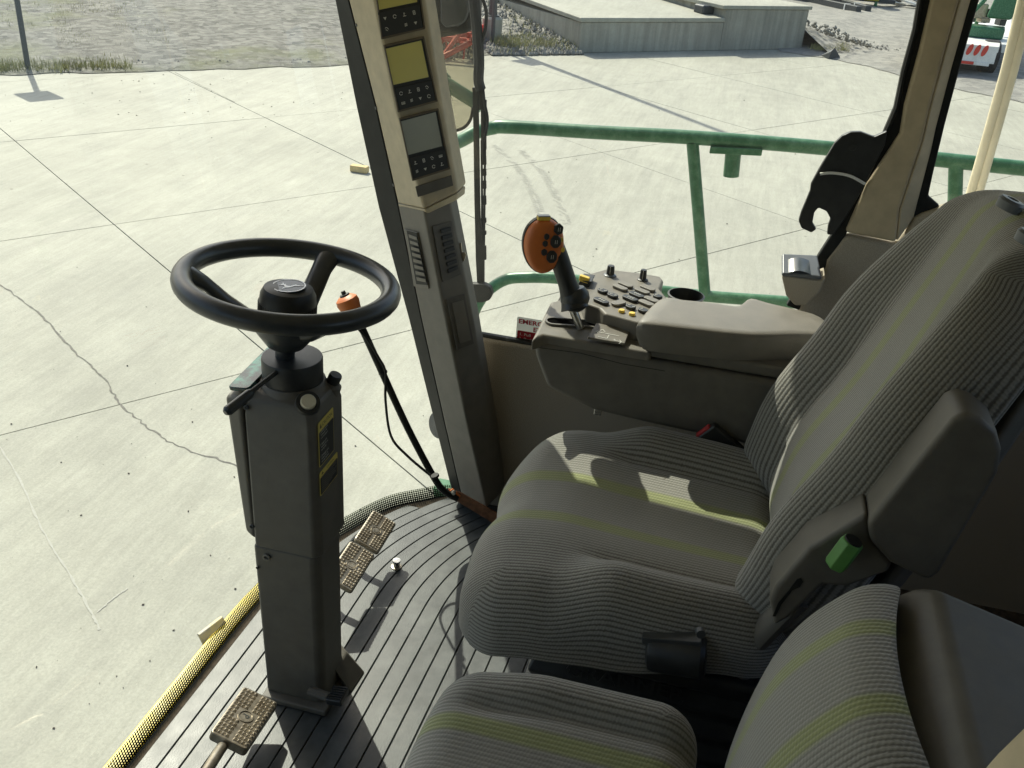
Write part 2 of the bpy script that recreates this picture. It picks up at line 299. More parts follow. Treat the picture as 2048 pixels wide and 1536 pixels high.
class MB:
    def __init__(s): s.v = []; s.f = []; s.uv = {}
    def add(s, vs_, fs):
        o = len(s.v); s.v += [V(p) for p in vs_]; s.f += [tuple(i+o for i in f) for f in fs]; return s
    def box(s, lo, hi):
        x0, y0, z0 = lo; x1, y1, z1 = hi
        return s.add([(x0,y0,z0),(x1,y0,z0),(x1,y1,z0),(x0,y1,z0),(x0,y0,z1),(x1,y0,z1),(x1,y1,z1),(x0,y1,z1)],
                     [(0,3,2,1),(4,5,6,7),(0,1,5,4),(1,2,6,5),(2,3,7,6),(3,0,4,7)])
    def obox(s, c, a, b, d):
        c, a, b, d = V(c), V(a), V(b), V(d)
        p = [c+a*i+b*j+d*k for k in (-1, 1) for i, j in ((-1,-1),(1,-1),(1,1),(-1,1))]
        return s.add(p, [(0,3,2,1),(4,5,6,7),(0,1,5,4),(1,2,6,5),(2,3,7,6),(3,0,4,7)])
    def prism(s, poly, ext):
        poly = [V(p) for p in poly]; n = len(poly); e = V(ext)
        return s.add(poly + [p+e for p in poly], [tuple(range(n)), tuple(range(2*n-1, n-1, -1))] + [(i, (i+1) % n, n+(i+1) % n, n+i) for i in range(n)])
    def loft(s, rings, cap=True):
        n = len(rings[0]); vs_ = [p for r in rings for p in r]; fs = []
        for k in range(len(rings)-1):
            for i in range(n): fs.append((k*n+i, k*n+(i+1) % n, (k+1)*n+(i+1) % n, (k+1)*n+i))
        if cap: fs += [tuple(range(n)), tuple(range(len(vs_)-1, len(vs_)-n-1, -1))]
        return s.add(vs_, fs)
    def tube(s, pts, r, seg=10, cap=True, flat=1.0):
        pts = [V(p) for p in pts]; rings = []; up = None
        for i, p in enumerate(pts):
            t = (pts[min(i+1, len(pts)-1)] - pts[max(i-1, 0)]).normalized()
            if up is None:
                up = V((0, 0, 1)) if abs(t.z) < 0.9 else V((1, 0, 0))
            a = t.cross(up)
            if a.length < 1e-4: a = t.cross(V((0.3, 1, 0.2)))
            a.normalize(); b = a.cross(t); up = b
            rr = r[i] if isinstance(r, (list, tuple)) else r
            rings.append([p + a*(rr*math.cos(2*math.pi*k/seg)) + b*(rr*flat*math.sin(2*math.pi*k/seg)) for k in range(seg)])
        return s.loft(rings, cap)
    def lathe(s, o, axis, prof, seg=28):
        o = V(o); ax = V(axis).normalized(); a = ax.cross(V((1, 0, 0)) if abs(ax.x) < 0.9 else V((0, 1, 0))).normalized(); b = ax.cross(a)
        return s.loft([[o + ax*h + a*(r*math.cos(2*math.pi*k/seg)) + b*(r*math.sin(2*math.pi*k/seg)) for k in range(seg)] for r, h in prof])
    def torus(s, o, n, R, r, S=64, q=12):
        o = V(o); n = V(n).normalized(); a = n.cross(V((0, 1, 0))).normalized(); b = n.cross(a); vs_ = []
        for i in range(S):
            d = a*math.cos(2*math.pi*i/S) + b*math.sin(2*math.pi*i/S)
            for k in range(q):
                t = 2*math.pi*k/q; vs_.append(o + d*(R+r*math.cos(t)) + n*(r*math.sin(t)))
        return s.add(vs_, [(i*q+k, i*q+(k+1) % q, ((i+1) % S)*q+(k+1) % q, ((i+1) % S)*q+k) for i in range(S) for k in range(q)])
    def grid(s, rows, uvs=None):
        m, n = len(rows), len(rows[0]); o = len(s.v)
        s.v += [V(p) for r in rows for p in r]
        s.f += [(o+i*n+j, o+i*n+j+1, o+(i+1)*n+j+1, o+(i+1)*n+j) for i in range(m-1) for j in range(n-1)]
        if uvs:
            for i in range(m):
                for j in range(n): s.uv[o+i*n+j] = uvs[i][j]
        return s
    def mesh(s, name, m, smooth=35, recalc=True):
        me = bpy.data.meshes.new(name); me.from_pydata([tuple(p) for p in s.v], [], s.f); me.update()
        if s.uv:
            ul = me.uv_layers.new(name='UVMap')
            for lp in me.loops: ul.data[lp.index].uv = s.uv.get(lp.vertex_index, (0, 0))
        if recalc:
            bm = bmesh.new(); bm.from_mesh(me); bmesh.ops.recalc_face_normals(bm, faces=bm.faces); bm.to_mesh(me); bm.free()
        if smooth:
            me.polygons.foreach_set('use_smooth', [True]*len(me.polygons)); me.update()
            try: me.set_sharp_from_angle(angle=math.radians(smooth))
            except Exception: pass
        if m: me.materials.append(m)
        return me
    def build(s, name, m, parent=None, bevel=0.0, seg=2, smooth=35, recalc=True, sub=0):
        o = bpy.data.objects.new(name, s.mesh(name, m, smooth, recalc)); link(o, parent)
        if bevel:
            b = o.modifiers.new('bevel', 'BEVEL'); b.width = bevel; b.segments = seg; b.limit_method = 'ANGLE'; b.angle_limit = math.radians(30)
            b.harden_normals = True
        if sub:
            sm = o.modifiers.new('sub', 'SUBSURF'); sm.levels = sub; sm.render_levels = sub
        return o
def link(o, parent=None):
    C.objects.link(o)
    if parent is not None:
        o.parent = parent                               # parts are modelled in place: undo the thing's own offset
        if parent.parent is None: o.matrix_parent_inverse = Matrix.Translation(-parent.location)
    return o
def thing(name, label, cat, loc, group=None):
    o = bpy.data.objects.new(name, None); o.empty_display_size = 0.05; o.location = V(loc); C.objects.link(o)
    return tag(o, label, cat, group)
def tag(o, label, cat, group=None):
    o['label'] = label; o['category'] = cat
    if group: o['group'] = group
    return o
def struct(o): o['kind'] = 'structure'; return o
def dup(root, delta, label=None):
    r = root.copy(); C.objects.link(r); r.location = root.location + V(delta)
    if label: r['label'] = label
    def rec(a, b):
        for ch in a.children:
            c = ch.copy(); C.objects.link(c); c.parent = b; c.matrix_parent_inverse = ch.matrix_parent_inverse.copy(); rec(ch, c)
    kids = list(root.children)
    for ch in kids:
        c = ch.copy(); C.objects.link(c); c.parent = r; c.matrix_parent_inverse = ch.matrix_parent_inverse.copy()
        for g in list(ch.children):
            d = g.copy(); C.objects.link(d); d.parent = c; d.matrix_parent_inverse = g.matrix_parent_inverse.copy()
    return r
def flat(name, fr, pts, m, parent, c=0.0006, th=0.0004, bevel=0):
    return MB().prism([fr.p(a, b, c) for a, b in pts], fr.n*th).build(name, m, parent, bevel=bevel, smooth=0 if not bevel else 35)
def text(name, body, fr, a, b, size, m, parent, c=0.0008, align='LEFT', depth=0.0, sx=1.0, bold=0.0):
    cu = bpy.data.curves.new('t', 'FONT'); cu.body = body; cu.size = size; cu.align_x = align; cu.extrude = depth; cu.resolution_u = 2; cu.offset = bold*size
    t = bpy.data.objects.new('t', cu); C.objects.link(t)
    me = bpy.data.meshes.new_from_object(t.evaluated_get(bpy.context.evaluated_depsgraph_get()))
    C.objects.unlink(t); bpy.data.objects.remove(t); bpy.data.curves.remove(cu)
    f2 = Fr(fr.p(a, b), fr.u, fr.v)
    me.transform(f2.mat(c) @ Matrix.Diagonal((sx, 1, 1, 1))); me.materials.clear(); me.materials.append(m)
    o = bpy.data.objects.new(name, me); link(o, parent); return o
def quad(pl, pts, off=0.0): return [pl.at(px, py, off) for px, py in pts]

# ================================================================== THE YARD
def G(px, py, dz=0.0): return at(px, py, z=GZ+dz)
base = struct(MB().grid([[(-60, -90, GZ-0.03), (-60, 90, GZ-0.03)], [(220, -160, GZ-0.03), (220, 160, GZ-0.03)]]).build('concrete_yard', m_joint, smooth=0))
AL = math.radians(53.0); d1 = V((math.cos(AL), math.sin(AL), 0)); d2 = V((-math.sin(AL), math.cos(AL), 0))
S1, S2, OFF1, OFF2 = 3.75, 3.55, 6.2, -2.95           # slab pitch and joint offsets read from the photograph
sl = MB(); gx, gy, th = S1/2-0.006, S2/2-0.006, 0.03
sl.obox((0, 0, 0), d1*gx, d2*gy, V((0, 0, th/2)))
slab_me = sl.mesh('slab', m_conc, 0)
slab0 = None
for i in range(-7, 10):
    for j in range(-12, 8):
        c = d1*(OFF1 + S1*(i+0.5)) + d2*(OFF2 + S2*(j+0.5))
        q = H(0, 0); hx = c.x*math.cos(YAW)+c.y*math.sin(YAW); hy = -c.x*math.sin(YAW)+c.y*math.cos(YAW)
        if not (-5 < hx < 32 and -16 < hy < 20): continue
        o = bpy.data.objects.new('slab', slab_me); link(o, base)
        o.location = (c.x, c.y, GZ-0.015 + random.uniform(-0.0012, 0.0012))
# crack wandering across the slabs
def ribbon(name, pts, wd, m, parent, z=0.003, jit=0.0, seed=1):
    rnd = random.Random(seed); P = spline([G(*p) for p in pts], 10); rows = []
    for i, p in enumerate(P):
        t = (P[min(i+1, len(P)-1)]-P[max(i-1, 0)]).normalized(); s_ = V((-t.y, t.x, 0))
        c = p + s_*rnd.uniform(-jit, jit); k = wd*rnd.uniform(0.4, 1.3)
        rows.append([c+s_*k+V((0, 0, z)), c-s_*k+V((0, 0, z))])
    return MB().grid(rows).build(name, m, parent, smooth=0)
ribbon('crack', [(-10, 565), (30, 590), (85, 635), (150, 705), (205, 755), (240, 805), (290, 850), (350, 890), (440, 920), (520, 950)], 0.007, m_joint, base, jit=0.012, seed=2)
ribbon('crack', [(350, 145), (420, 180), (470, 205)], 0.005, m_joint, base, jit=0.006, seed=5)
m_tyremark = mat('tyre_mark', (0.37, 0.36, 0.31), 0.8, var=0.2, scale=8)
def arc_mark(pts, wd, seed):
    P = spline([G(*p) for p in pts], 14); mb = MB(); rnd = random.Random(seed)
    for i in range(len(P)-1):
        t = (P[i+1]-P[i]); s_ = V((-t.y, t.x, 0)).normalized()
        for k in (-1, 0, 1):
            if rnd.random() < 0.3: continue
            c = (P[i]+P[i+1])/2 + s_*(k*wd*0.7) + V((0, 0, 0.004)); a = t*0.33 + s_*0.02; b = s_*(wd*0.16)
            mb.add([c-a-b, c+a-b, c+a+b, c-a+b], [(0, 1, 2, 3)])
    o = mb.build('tyre_mark', m_tyremark, base, smooth=0); o['kind'] = 'stuff'
arc_mark([(985, 290), (1030, 330), (1065, 385), (1085, 440)], 0.05, 1)
arc_mark([(1040, 300), (1085, 345), (1115, 400), (1135, 450)], 0.05, 2)
# dry leaves, chips and crumbs lying on the concrete
crumbs = MB(); rnd = random.Random(11)
for k in range(620):
    px, py = rnd.uniform(0, 2048), rnd.uniform(120, 1500)
    if rnd.random() < 0.4: px, py = rnd.gauss(330, 170), rnd.gauss(180, 45)
    if py < 135 or py > 1530: continue
    p = G(px, py, 0.004); r = rnd.choice((0.003, 0.004, 0.006, 0.010))*rnd.uniform(0.7, 1.2) * (1.0 + 0.045*max(0, p.x-5)); a = rnd.uniform(0, 6.28); q = rnd.uniform(0.4, 1.0)
    e1 = V((math.cos(a), math.sin(a), 0))*r; e2 = V((-math.sin(a), math.cos(a), 0))*r*q
    crumbs.add([p-e1, p-e2, p+e1, p+e2, p+V((0, 0, r*0.6))], [(0, 1, 4), (1, 2, 4), (2, 3, 4), (3, 0, 4)])
o = crumbs.build('debris_crumbs', mat('debris', (0.075, 0.06, 0.045), 0.9, var=0.5, scale=3), smooth=0)
o['kind'] = 'stuff'; tag(o, 'dark crumbs and chips scattered over the pale concrete', 'debris')
# white sealant lines near the machine
ribbon('sealant_line', [(-10, 880), (40, 960), (85, 1060), (140, 1150), (185, 1230), (200, 1260)], 0.007, mat('pale_smear', (0.385, 0.378, 0.325), 0.8, var=0.1), base, z=0.0032, jit=0.003, seed=9)
ribbon('sealant_line', [(195, 1225), (230, 1195), (255, 1178)], 0.005, MATS['pale_smear'], base, z=0.0036, jit=0.003, seed=10)

# gravel lot beyond the concrete: one sheet with an uneven border
def sheet(name, border, far, m, z, amp, nx=60, ny=26, seed=0, rise=None):
    """border: points along the near edge; far: points along the far edge"""
    A = spline(border, 12); B = spline(far, 12); rows = []
    for j in range(ny+1):
        t = j/ny; row = []
        for i in range(nx+1):
            s_ = i/nx; a = A[min(int(s_*(len(A)-1)), len(A)-1)]; b = B[min(int(s_*(len(B)-1)), len(B)-1)]
            p = a.lerp(b, t**1.6); n = (abs(noise.noise(p*0.8+V((seed, 0, 0))))*amp + 0.03)*min(1, t*14)
            edge = noise.noise(p*2.3)*0.22*(1 if t == 0 else 0)
            rows_z = z + n + (rise(t, s_) if rise else 0)
            row.append(V((p.x+edge, p.y, GZ + rows_z)))
        rows.append(row)
    return MB().grid(rows).build(name, m, smooth=60)
struct(sheet('gravel_lot', [G(-260, 160), G(0, 152), G(150, 146), G(350, 143), G(690, 130), G(870, 119), G(985, 110), G(1060, 112)],
             [H(80, 95), H(90, 70), H(95, 55), H(100, 45), H(105, 25), H(110, 14), H(112, 6), H(112, 2)], m_gravel, 0.012, 0.12, 140, 40))
struct(sheet('gravel_road', [G(1560, 104), G(1602, 110), G(1690, 124), G(1796, 150), G(1900, 176), G(2048, 207), G(2300, 262)],
             [H(150, -10), H(150, -30), H(150, -50), H(140, -80), H(120, -90), H(90, -90), H(60, -90)], m_road, 0.012, 0.10, 90, 40, 5))

# ---- loading dock: low ramp on the left, higher block on the right
A0 = G(1157, 106); B0 = G(1603, 98)
front = (B0-A0); front.z = 0; flen = front.length; fd = front.normalized(); back = V((-fd.y, fd.x, 0))
if back.x < 0: back = -back
dock = thing('loading_dock', 'stained pale concrete loading dock with ramp beyond the yard', 'loading dock', (A0+B0)/2)
def hgt(px, py, p):                                    # height above the yard of a pixel over ground point p
    return at(px, py, x=p.x).z - GZ
split = 0.60
h_l = hgt(1160, 35, A0); h_r = hgt(1618, 13, B0)
Mid = A0.lerp(B0, split)
up = V((0, 0, 1))
MB().prism([A0, Mid, Mid+back*9, A0+back*9], up*(h_l-0.10)).build('wall', m_dock, dock, bevel=0.02)
MB().prism([A0-fd*0.05-back*0.03+up*(h_l-0.098), Mid-back*0.03+up*(h_l-0.098), Mid+back*9+up*(h_l+0.25), A0+back*9-fd*0.05+up*(h_l+0.25)], up*0.10).build('ramp_deck', m_conc, dock, bevel=0.02)
MB().prism([Mid+fd*0.003, B0, B0+back*9, Mid+fd*0.003+back*9], up*(h_r-0.08)).build('wall', m_dock, dock, bevel=0.02)
MB().prism([Mid-fd*0.12-back*0.04+up*(h_r-0.078), B0+fd*0.06-back*0.04+up*(h_r-0.078), B0+fd*0.06+back*9+up*(h_r-0.078), Mid-fd*0.12+back*9+up*(h_r-0.078)], up*0.09).build('coping', m_conc, dock, bevel=0.015)
bx = Mid - fd*0.35 + back*0.45 + up*(h_l+0.012)
bb = MB().prism([bx, bx+fd*0.75, bx+fd*0.75+back*0.4, bx+back*0.4], up*0.22).build('rubber_bumper', m_dark, None, bevel=0.05)
tag(bb, 'dark lump lying on the dock where ramp meets block', 'rubber block')
# gravel bank left of the dock and heap right of it
bank_pts = []
ny, nx = 26, 26; rows = []
BL = G(985, 112); BR = A0 - fd*0.02 - back*0.25
for j in range(ny+1):
    row = []
    for i in range(nx+1):
        s_, t = i/nx, j/ny
        p = BL.lerp(BR, s_) + back*(12*t**1.3); h = min(1, t*2.2)*(0.25+0.75*s_)*(h_l-0.15)*0.95
        row.append(p + up*(0.02 + h + noise.noise(p*1.6)*0.10*min(1, t*5)))
    rows.append(row)
struct(MB().grid(rows).build('gravel_bank', m_bank, smooth=60))
rows = []
for j in range(15):
    row = []
    for i in range(15):
        p = B0 + fd*(0.04+2.6*i/14) + back*(-0.9+8*j/14); h = max(0, 1-i/14)**1.3*0.75*min(1, j/3+0.05)
        row.append(p + up*(0.02 + h + noise.noise(p*2.0)*0.06))
    rows.append(row)
struct(MB().grid(rows).build('rubble_heap', m_bank, smooth=60))
# loose stones on the bank, heap and lot
rk = MB(); rnd = random.Random(4)
def rock(p, r):
    k = len(rk.v); pts = []
    for d in ((1,0,0),(-1,0,0),(0,1,0),(0,-1,0),(0,0,1),(0,0,-1)):
        pts.append(p + V(d)*r*rnd.uniform(0.6, 1.2))
    rk.add(pts, [(0,2,4),(2,1,4),(1,3,4),(3,0,4),(2,0,5),(1,2,5),(3,1,5),(0,3,5)])
for k in range(2600):
    s_, t = rnd.random(), rnd.random()**1.4
    p = BL.lerp(BR, s_) + back*(12*t**1.3); h = min(1, t*2.2)*(0.25+0.75*s_)*(h_l-0.15)*0.95
    rock(p + up*(0.03+h), rnd.uniform(0.02, 0.07))
for k in range(900):
    p = B0 + fd*(0.04+3.2*rnd.random()) + back*(-0.8+7*rnd.random()); i = (p-B0).dot(fd)/2.6
    rock(p + up*(0.03 + max(0, 1-i)**1.3*0.7), rnd.uniform(0.02, 0.07))
for k in range(1200):
    px = rnd.uniform(0, 960); py = rnd.uniform(0, 140-px*0.02)
    p = G(px, py); rock(p + up*0.02, rnd.uniform(0.02, 0.05))
o = rk.build('loose_stones', m_stone, smooth=0); o['kind'] = 'stuff'; tag(o, 'loose grey stones strewn over the gravel banks', 'stones')
# dry grass along the concrete edge
gr = MB(); rnd = random.Random(3)
def tuft(p, n, h):
    for k in range(n):
        a = rnd.uniform(0, 6.28); q = p + V((rnd.gauss(0, 0.07), rnd.gauss(0, 0.07), 0)); l = h*rnd.uniform(0.5, 1.3); wv = V((-math.sin(a), math.cos(a), 0))*0.008
        tip = q + V((math.cos(a)*l*0.5, math.sin(a)*l*0.5, l)); gr.add([q-wv, q+wv, tip], [(0, 1, 2)])
for k in range(330):
    px = rnd.uniform(990, 1150); tuft(G(px, rnd.uniform(84, 104)) + up*0.10, 7, 0.16)
for k in range(260):
    px = rnd.uniform(-20, 260); tuft(G(px, 146-px*0.02-abs(rnd.gauss(0, 8))), 7, 0.13)
for k in range(420):
    px = rnd.uniform(0, 330); py = rnd.choice((15, 30, 55, 70, 85))+rnd.gauss(0, 5); tuft(G(px, py), 6, 0.10)
for k in range(150):
    px = rnd.uniform(1625, 1690); tuft(G(px, rnd.uniform(95, 108)) + up*0.08, 6, 0.12)
for k in range(120):
    s_, t = rnd.random(), rnd.random(); p = BL.lerp(BR, s_) + back*(12*t**1.3); h = min(1, t*2.2)*(0.25+0.75*s_)*(h_l-0.15)*0.95
    tuft(p+up*(0.03+h), 8, 0.15)
o = gr.build('dry_grass', m_grass, smooth=0); o['kind'] = 'stuff'; tag(o, 'dry yellow-green grass along the gravel edges', 'grass')

# ---- posts with square flood lamps
def sign_post(px, py, h, label):
    p = G(px, py) + up*0.02
    t = thing('lamp_post', label, 'lamp post', p, 'thin posts with a square head')
    MB().tube([p, p+up*h*0.6, p+up*h], 0.045, 10).build('post', m_dark, t)
    MB().lathe(p, up, [(0.12, 0), (0.12, 0.02), (0.05, 0.03), (0.05, 0.05)], 16).build('foot_plate', m_dark, t)
    q = p+up*h; a = V((0.5, 0.86, 0)); b = V((-0.86, 0.5, 0))
    MB().obox(q+up*0.02, a*0.30, b*0.26, up*0.04).build('square_head', m_dark, t, bevel=0.01)
    return t
sign_post(57, 141, 2.05, 'thin dark post at the left edge of the gravel')
sign_post(984, 96, 1.75, 'thin dark post in front of the round concrete footing')
p = G(982, 88); t = thing('light_pole', 'tall grey pole on a round concrete footing by the bank', 'light pole', p)
hb = hgt(982, 32, p)
MB().lathe(p, up, [(0.24, 0), (0.24, hb-0.05), (0.20, hb), (0.0, hb)], 28).build('footing', m_dock, t)
MB().tube([p+up*hb, p+up*(hb+9)], [0.10, 0.07], 14).build('pole', m_dark, t)
MB().lathe(p+up*hb, up, [(0.17, 0), (0.17, 0.03), (0.11, 0.035), (0.11, 0.09)], 16).build('base_flange', m_dark, t)

# ---- red harrow parked beyond the concrete
p = G(826, 117); t = thing('harrow', 'red tine harrow parked on the gravel edge', 'harrow', p)
hd = H(0.1, 1).normalized(); hb_ = H(1, -0.1).normalized(); rnd = random.Random(8)
for k in range(5):
    q = p + hb_*(0.4+0.55*k); MB().obox(q+up*(0.40+0.04*(k % 2)), hd*1.05, hb_*0.05, up*0.05).build('frame_bar', m_red, t)
for k in range(5):
    q = p + hd*(-1.0+0.5*k) + hb_*1.5; MB().obox(q+up*0.34, hd*0.05, hb_*1.3, up*0.045).build('frame_bar', m_red, t)
MB().tube([p+hd*-0.65+up*0.1-hb_*0.2, p+hd*-1.1+up*0.80+hb_*0.3], 0.05, 6).build('drawbar', m_red, t)
MB().tube([p+hd*-0.6+up*0.08-hb_*0.3, p+hd*-1.2+up*0.42+hb_*0.1], 0.06, 6).build('drawbar', m_red, t)
tn = MB(); tr2 = MB()
for i in range(5):
    for j in range(16):
        q = p + hb_*(0.4+0.55*i) + hd*(-1.0+0.13*j); tgt = tn if (i+j) % 3 else tr2
        tgt.tube([q+up*0.38, q+up*0.2+hb_*0.10, q+up*0.02+hb_*0.02], 0.022, 5)
o = tn.build('tines', m_dark, t); o['kind'] = 'stuff'
o = tr2.build('red_tines', m_red, t); o['kind'] = 'stuff'
# ---- small loose things on the yard
p = G(719, 344); a = V((0.05, 1, 0)).normalized(); b = V((1, -0.05, 0))
o = MB().obox(p+up*0.045, a*0.115, b*0.05, up*0.04).build('wood_block', m_wood, bevel=0.006); tag(o, 'pale yellow wood block lying on the concrete', 'wood block')
p = G(1668, 118); o = MB().add([p+fd*-0.2, p+fd*0.25, p+fd*0.05+up*0.26+back*0.1, p+fd*-0.1+back*0.4, p+fd*0.2+back*0.35, p+fd*-0.16+up*0.18], [(0,1,2,5),(1,4,2),(4,3,2),(3,5,2),(3,0,5),(0,3,4,1)]).build('broken_block', m_dark, smooth=0)
tag(o, 'broken dark block on the gravel right of the dock', 'rubble')
for pts, lab in (([(1560, -6), (1716, 28)], 'long dark steel beam nearer the dock'), ([(1590, -12), (1735, 27)], 'long dark steel beam farther from the dock')):
    a, b = G(*pts[0]), G(*pts[1]); d = (b-a).normalized(); s_ = V((-d.y, d.x, 0)); c = (a+b)/2+up*0.14
    t = thing('steel_beam', lab+' on the gravel', 'beam', c-up*0.14, 'steel beams on the gravel')
    h = (b-a).length/2
    MB().obox(c, d*h, s_*0.12, up*0.12).build('beam_body', m_dark, t, bevel=0.02)
    MB().obox(c+d*(h*0.72), d*0.03, s_*0.13, up*0.13).build('strap', m_white, t)
# yellow implement behind the beams
p = G(1660, 12); t = thing('yellow_implement', 'yellow farm implement standing behind the steel beams', 'implement', p)
a = (G(1740, 14)-G(1600, 0)).normalized(); a.z = 0; b = V((-a.y, a.x, 0)); b = b if b.x > 0 else -b
for k, (o1, wd) in enumerate(((-1.6, 0.75), (-0.2, 0.5), (0.6, 0.35), (1.5, 0.3))):
    MB().obox(p+a*o1+b*1.3+up*0.75, a*wd, b*0.5, up*0.5).build('hopper', m_ypaint, t, bevel=0.08)
for k in range(4):
    q = p+a*(-1.9+1.2*k)+b*0.9; MB().tube([q, q+up*0.5], 0.06, 8).build('leg', m_green, t)
MB().obox(p+b*1.0+up*0.28, a*2.4, b*0.08, up*0.07).build('frame_bar', m_dark, t)
# white scrap heap
p = G(1812, 14); t = thing('white_scrap', 'white scrap sheets lying far off on the gravel', 'scrap', p)
for k in range(6):
    q = p + V((random.uniform(-1.2, 1.2), random.uniform(-1.1, 0.9), 0.1)); a = random.uniform(0, 3)
    MB().obox(q+up*0.12, V((math.cos(a), math.sin(a), 0.15))*0.6, V((-math.sin(a), math.cos(a), 0.1))*0.2, V((0, 0, 0.02))).build('sheet', m_white if k % 3 else m_dark, t)

# ---- flatbed trailer with a green machine
RL = G(1803, 142); RR = G(1978, 160)
td = (RR-RL); td.z = 0; tw = td.normalized(); tl = V((-tw.y, tw.x, 0)); tl = tl if tl.x > 0 else -tl
tl = (tl + tw*0.25).normalized(); W = td.length
t = thing('flatbed_trailer', 'white flatbed trailer carrying a green machine', 'trailer', (RL+RR)/2)
zt = hgt(1985, 93, RR); zb = hgt(1972, 127, RR)
def TP(a, b, c): return RL + tw*a + tl*b + up*c
def tbox(name, a0, a1, b0, b1, c0, c1, m, par=t, bev=0.01):
    return MB().add([TP(*q) for q in ((a0,b0,c0),(a1,b0,c0),(a1,b1,c0),(a0,b1,c0),(a0,b0,c1),(a1,b0,c1),(a1,b1,c1),(a0,b1,c1))],
                    [(0,3,2,1),(4,5,6,7),(0,1,5,4),(1,2,6,5),(2,3,7,6),(3,0,4,7)]).build(name, m, par, bevel=bev)
tbox('tail_panel', 0.0, W, 0.0, 0.07, zb, zt, m_white)
tbox('deck', -0.02, W+0.02, 0.075, 9.0, zt-0.14, zt, m_white)
tbox('side_rail', W-0.02, W+0.25, 0.9, 9.0, zt-0.22, zt-0.02, m_white)
tbox('bumper', 0.2, W-0.1, -0.03, 0.0, zb-0.06, zb+0.02, m_white); tbox('marker_strip', 1.0, W-0.45, -0.045, -0.031, zb-0.05, zb+0.02, m_red)
for k in (0, 1):
    for q in range(3):
        a = (0.12 if k == 0 else W-0.62) + 0.17*q
        fr = Fr(TP(a, -0.004, zb+0.28), tw+up*0.0, up)
        MB().prism([fr.p(x+y*0.25, y, -0.004) for x, y in circ(0.06, 14, 0.13)], -tl*0.02).build('tail_lamp', m_red, t)
tbox('mudflap', 0.02, 0.16, 0.2, 0.24, 0.12, zb, m_dark)
for sx in (0.15, W-0.15):
    for b in (1.1, 2.3):
        c = TP(sx, b, 0.40)
        wl = MB().lathe(c-tw*0.18, tw, [(0.22, 0), (0.385, 0.02), (0.40, 0.06), (0.40, 0.3), (0.385, 0.34), (0.22, 0.36)], 28).build('wheel', m_tyre, t)
        MB().lathe(c-tw*0.17, tw, [(0.08, 0.05), (0.21, 0.03), (0.22, 0.31), (0.08, 0.33)], 24).build('rim', m_white, wl)
tbox('chassis', 0.5, W-0.5, 0.3, 9, 0.42, zt-0.15, m_dark)
# machine on the deck
p = TP(W*0.82, 1.9, zt); t2 = thing('green_machine', 'green and yellow farm machine on the flatbed trailer', 'farm machine', p)
MB().obox(p+up*0.14, tw*0.42, tl*0.35, up*0.13).build('frame_box', m_green, t2, bevel=0.04)
MB().tube(spline([p+tw*-0.75-tl*0.3+up*0.1, p+tw*-0.45+up*0.55, p+tw*-0.2+up*0.95], 5), 0.05, 8).build('arm', m_green, t2)
MB().prism([p+tw*-0.1+up*0.45, p+tw*0.5+up*0.45, p+tw*0.62+up*1.15, p+tw*0.5+up*1.3, p+tw*0.12+up*1.3, p+tw*0.0+up*1.15], tl*0.35).build('hood', m_green, t2, bevel=0.06)
MB().prism([p+tw*0.12-tl*0.012+up*1.08, p+tw*0.48-tl*0.012+up*1.08, p+tw*0.46-tl*0.012+up*1.18, p+tw*0.14-tl*0.012+up*1.18], tl*0.01).build('label_plate', m_white, t2)
for k in range(16):
    q = p + tw*random.uniform(-1.2, 0.5) + tl*random.uniform(0.2, 1.2) + up*random.uniform(0.2, 0.9)
    MB().obox(q, V((random.uniform(0.05, 0.22), 0.05, 0)), V((0, random.uniform(0.05, 0.2), 0)), up*random.uniform(0.04, 0.18)).build('engine_part', m_dark if k % 3 else m_worn, t2, bevel=0.02)
c = p+tw*0.55+tl*1.3+up*1.75
wl = MB().lathe(c, -tl, [(0.35, -0.2), (0.78, -0.2), (0.82, -0.1), (0.82, 0.1), (0.78, 0.2), (0.35, 0.2)], 32).build('wheel', m_tyre, t2)
MB().lathe(c, -tl, [(0.5, -0.15), (0.5, 0.12), (0.42, 0.02), (0.2, 0.10), (0.18, 0.16), (0.0, 0.16)], 32).build('rim', m_ypaint, wl)
MB().tube([p+tw*-0.3+tl*0.8+up*0.2, p+tw*-0.25+tl*0.8+up*2.4], 0.05, 8).build('mast', m_green, t2)

# ================================================================== THE CAB
# ---- floor with a ribbed rubber mat
FRONT = [at(px, py, z=0) for px, py in ((130, 1690), (250, 1536), (370, 1385), (510, 1210), (600, 1120), (690, 1062), (780, 1015), (850, 998), (900, 990))]
FRONT = [V((-0.58, 0.905, 0)), V((0.1, 0.906, 0)), V((0.75, 0.905, 0))] + FRONT[1:] + [V((2.085, 0.50, 0))]
FC = spline(FRONT, 8)                                  # front edge of the cab floor
fl_poly = [V((p.x, p.y, -0.02)) for p in FC] + [V((2.085, -1.4, -0.02)), V((-0.58, -1.4, -0.02))]
floor = struct(MB().prism(fl_poly, V((0, 0, -0.05))).build('cab_floor', m_steelfloor, smooth=0))
gdir = V((math.cos(math.radians(-2)), math.sin(math.radians(-2)), 0)); gn = V((-gdir.y, gdir.x, 0))
OG = at(745, 1400, z=0)
PITCH_M = 0.0385
def front_y(x):
    for a, b in zip(FC, FC[1:]):
        if a.x <= x <= b.x: return a.y + (b.y-a.y)*(x-a.x)/max(1e-6, b.x-a.x)
    return FC[-1].y
def inside(p): return 0.5 < p.x < 2.07 and p.y < front_y(p.x)-0.012
def bend(x, y):                                         # ribs sweep round the right-hand corner
    return -0.9*max(0.0, x-1.62)**2
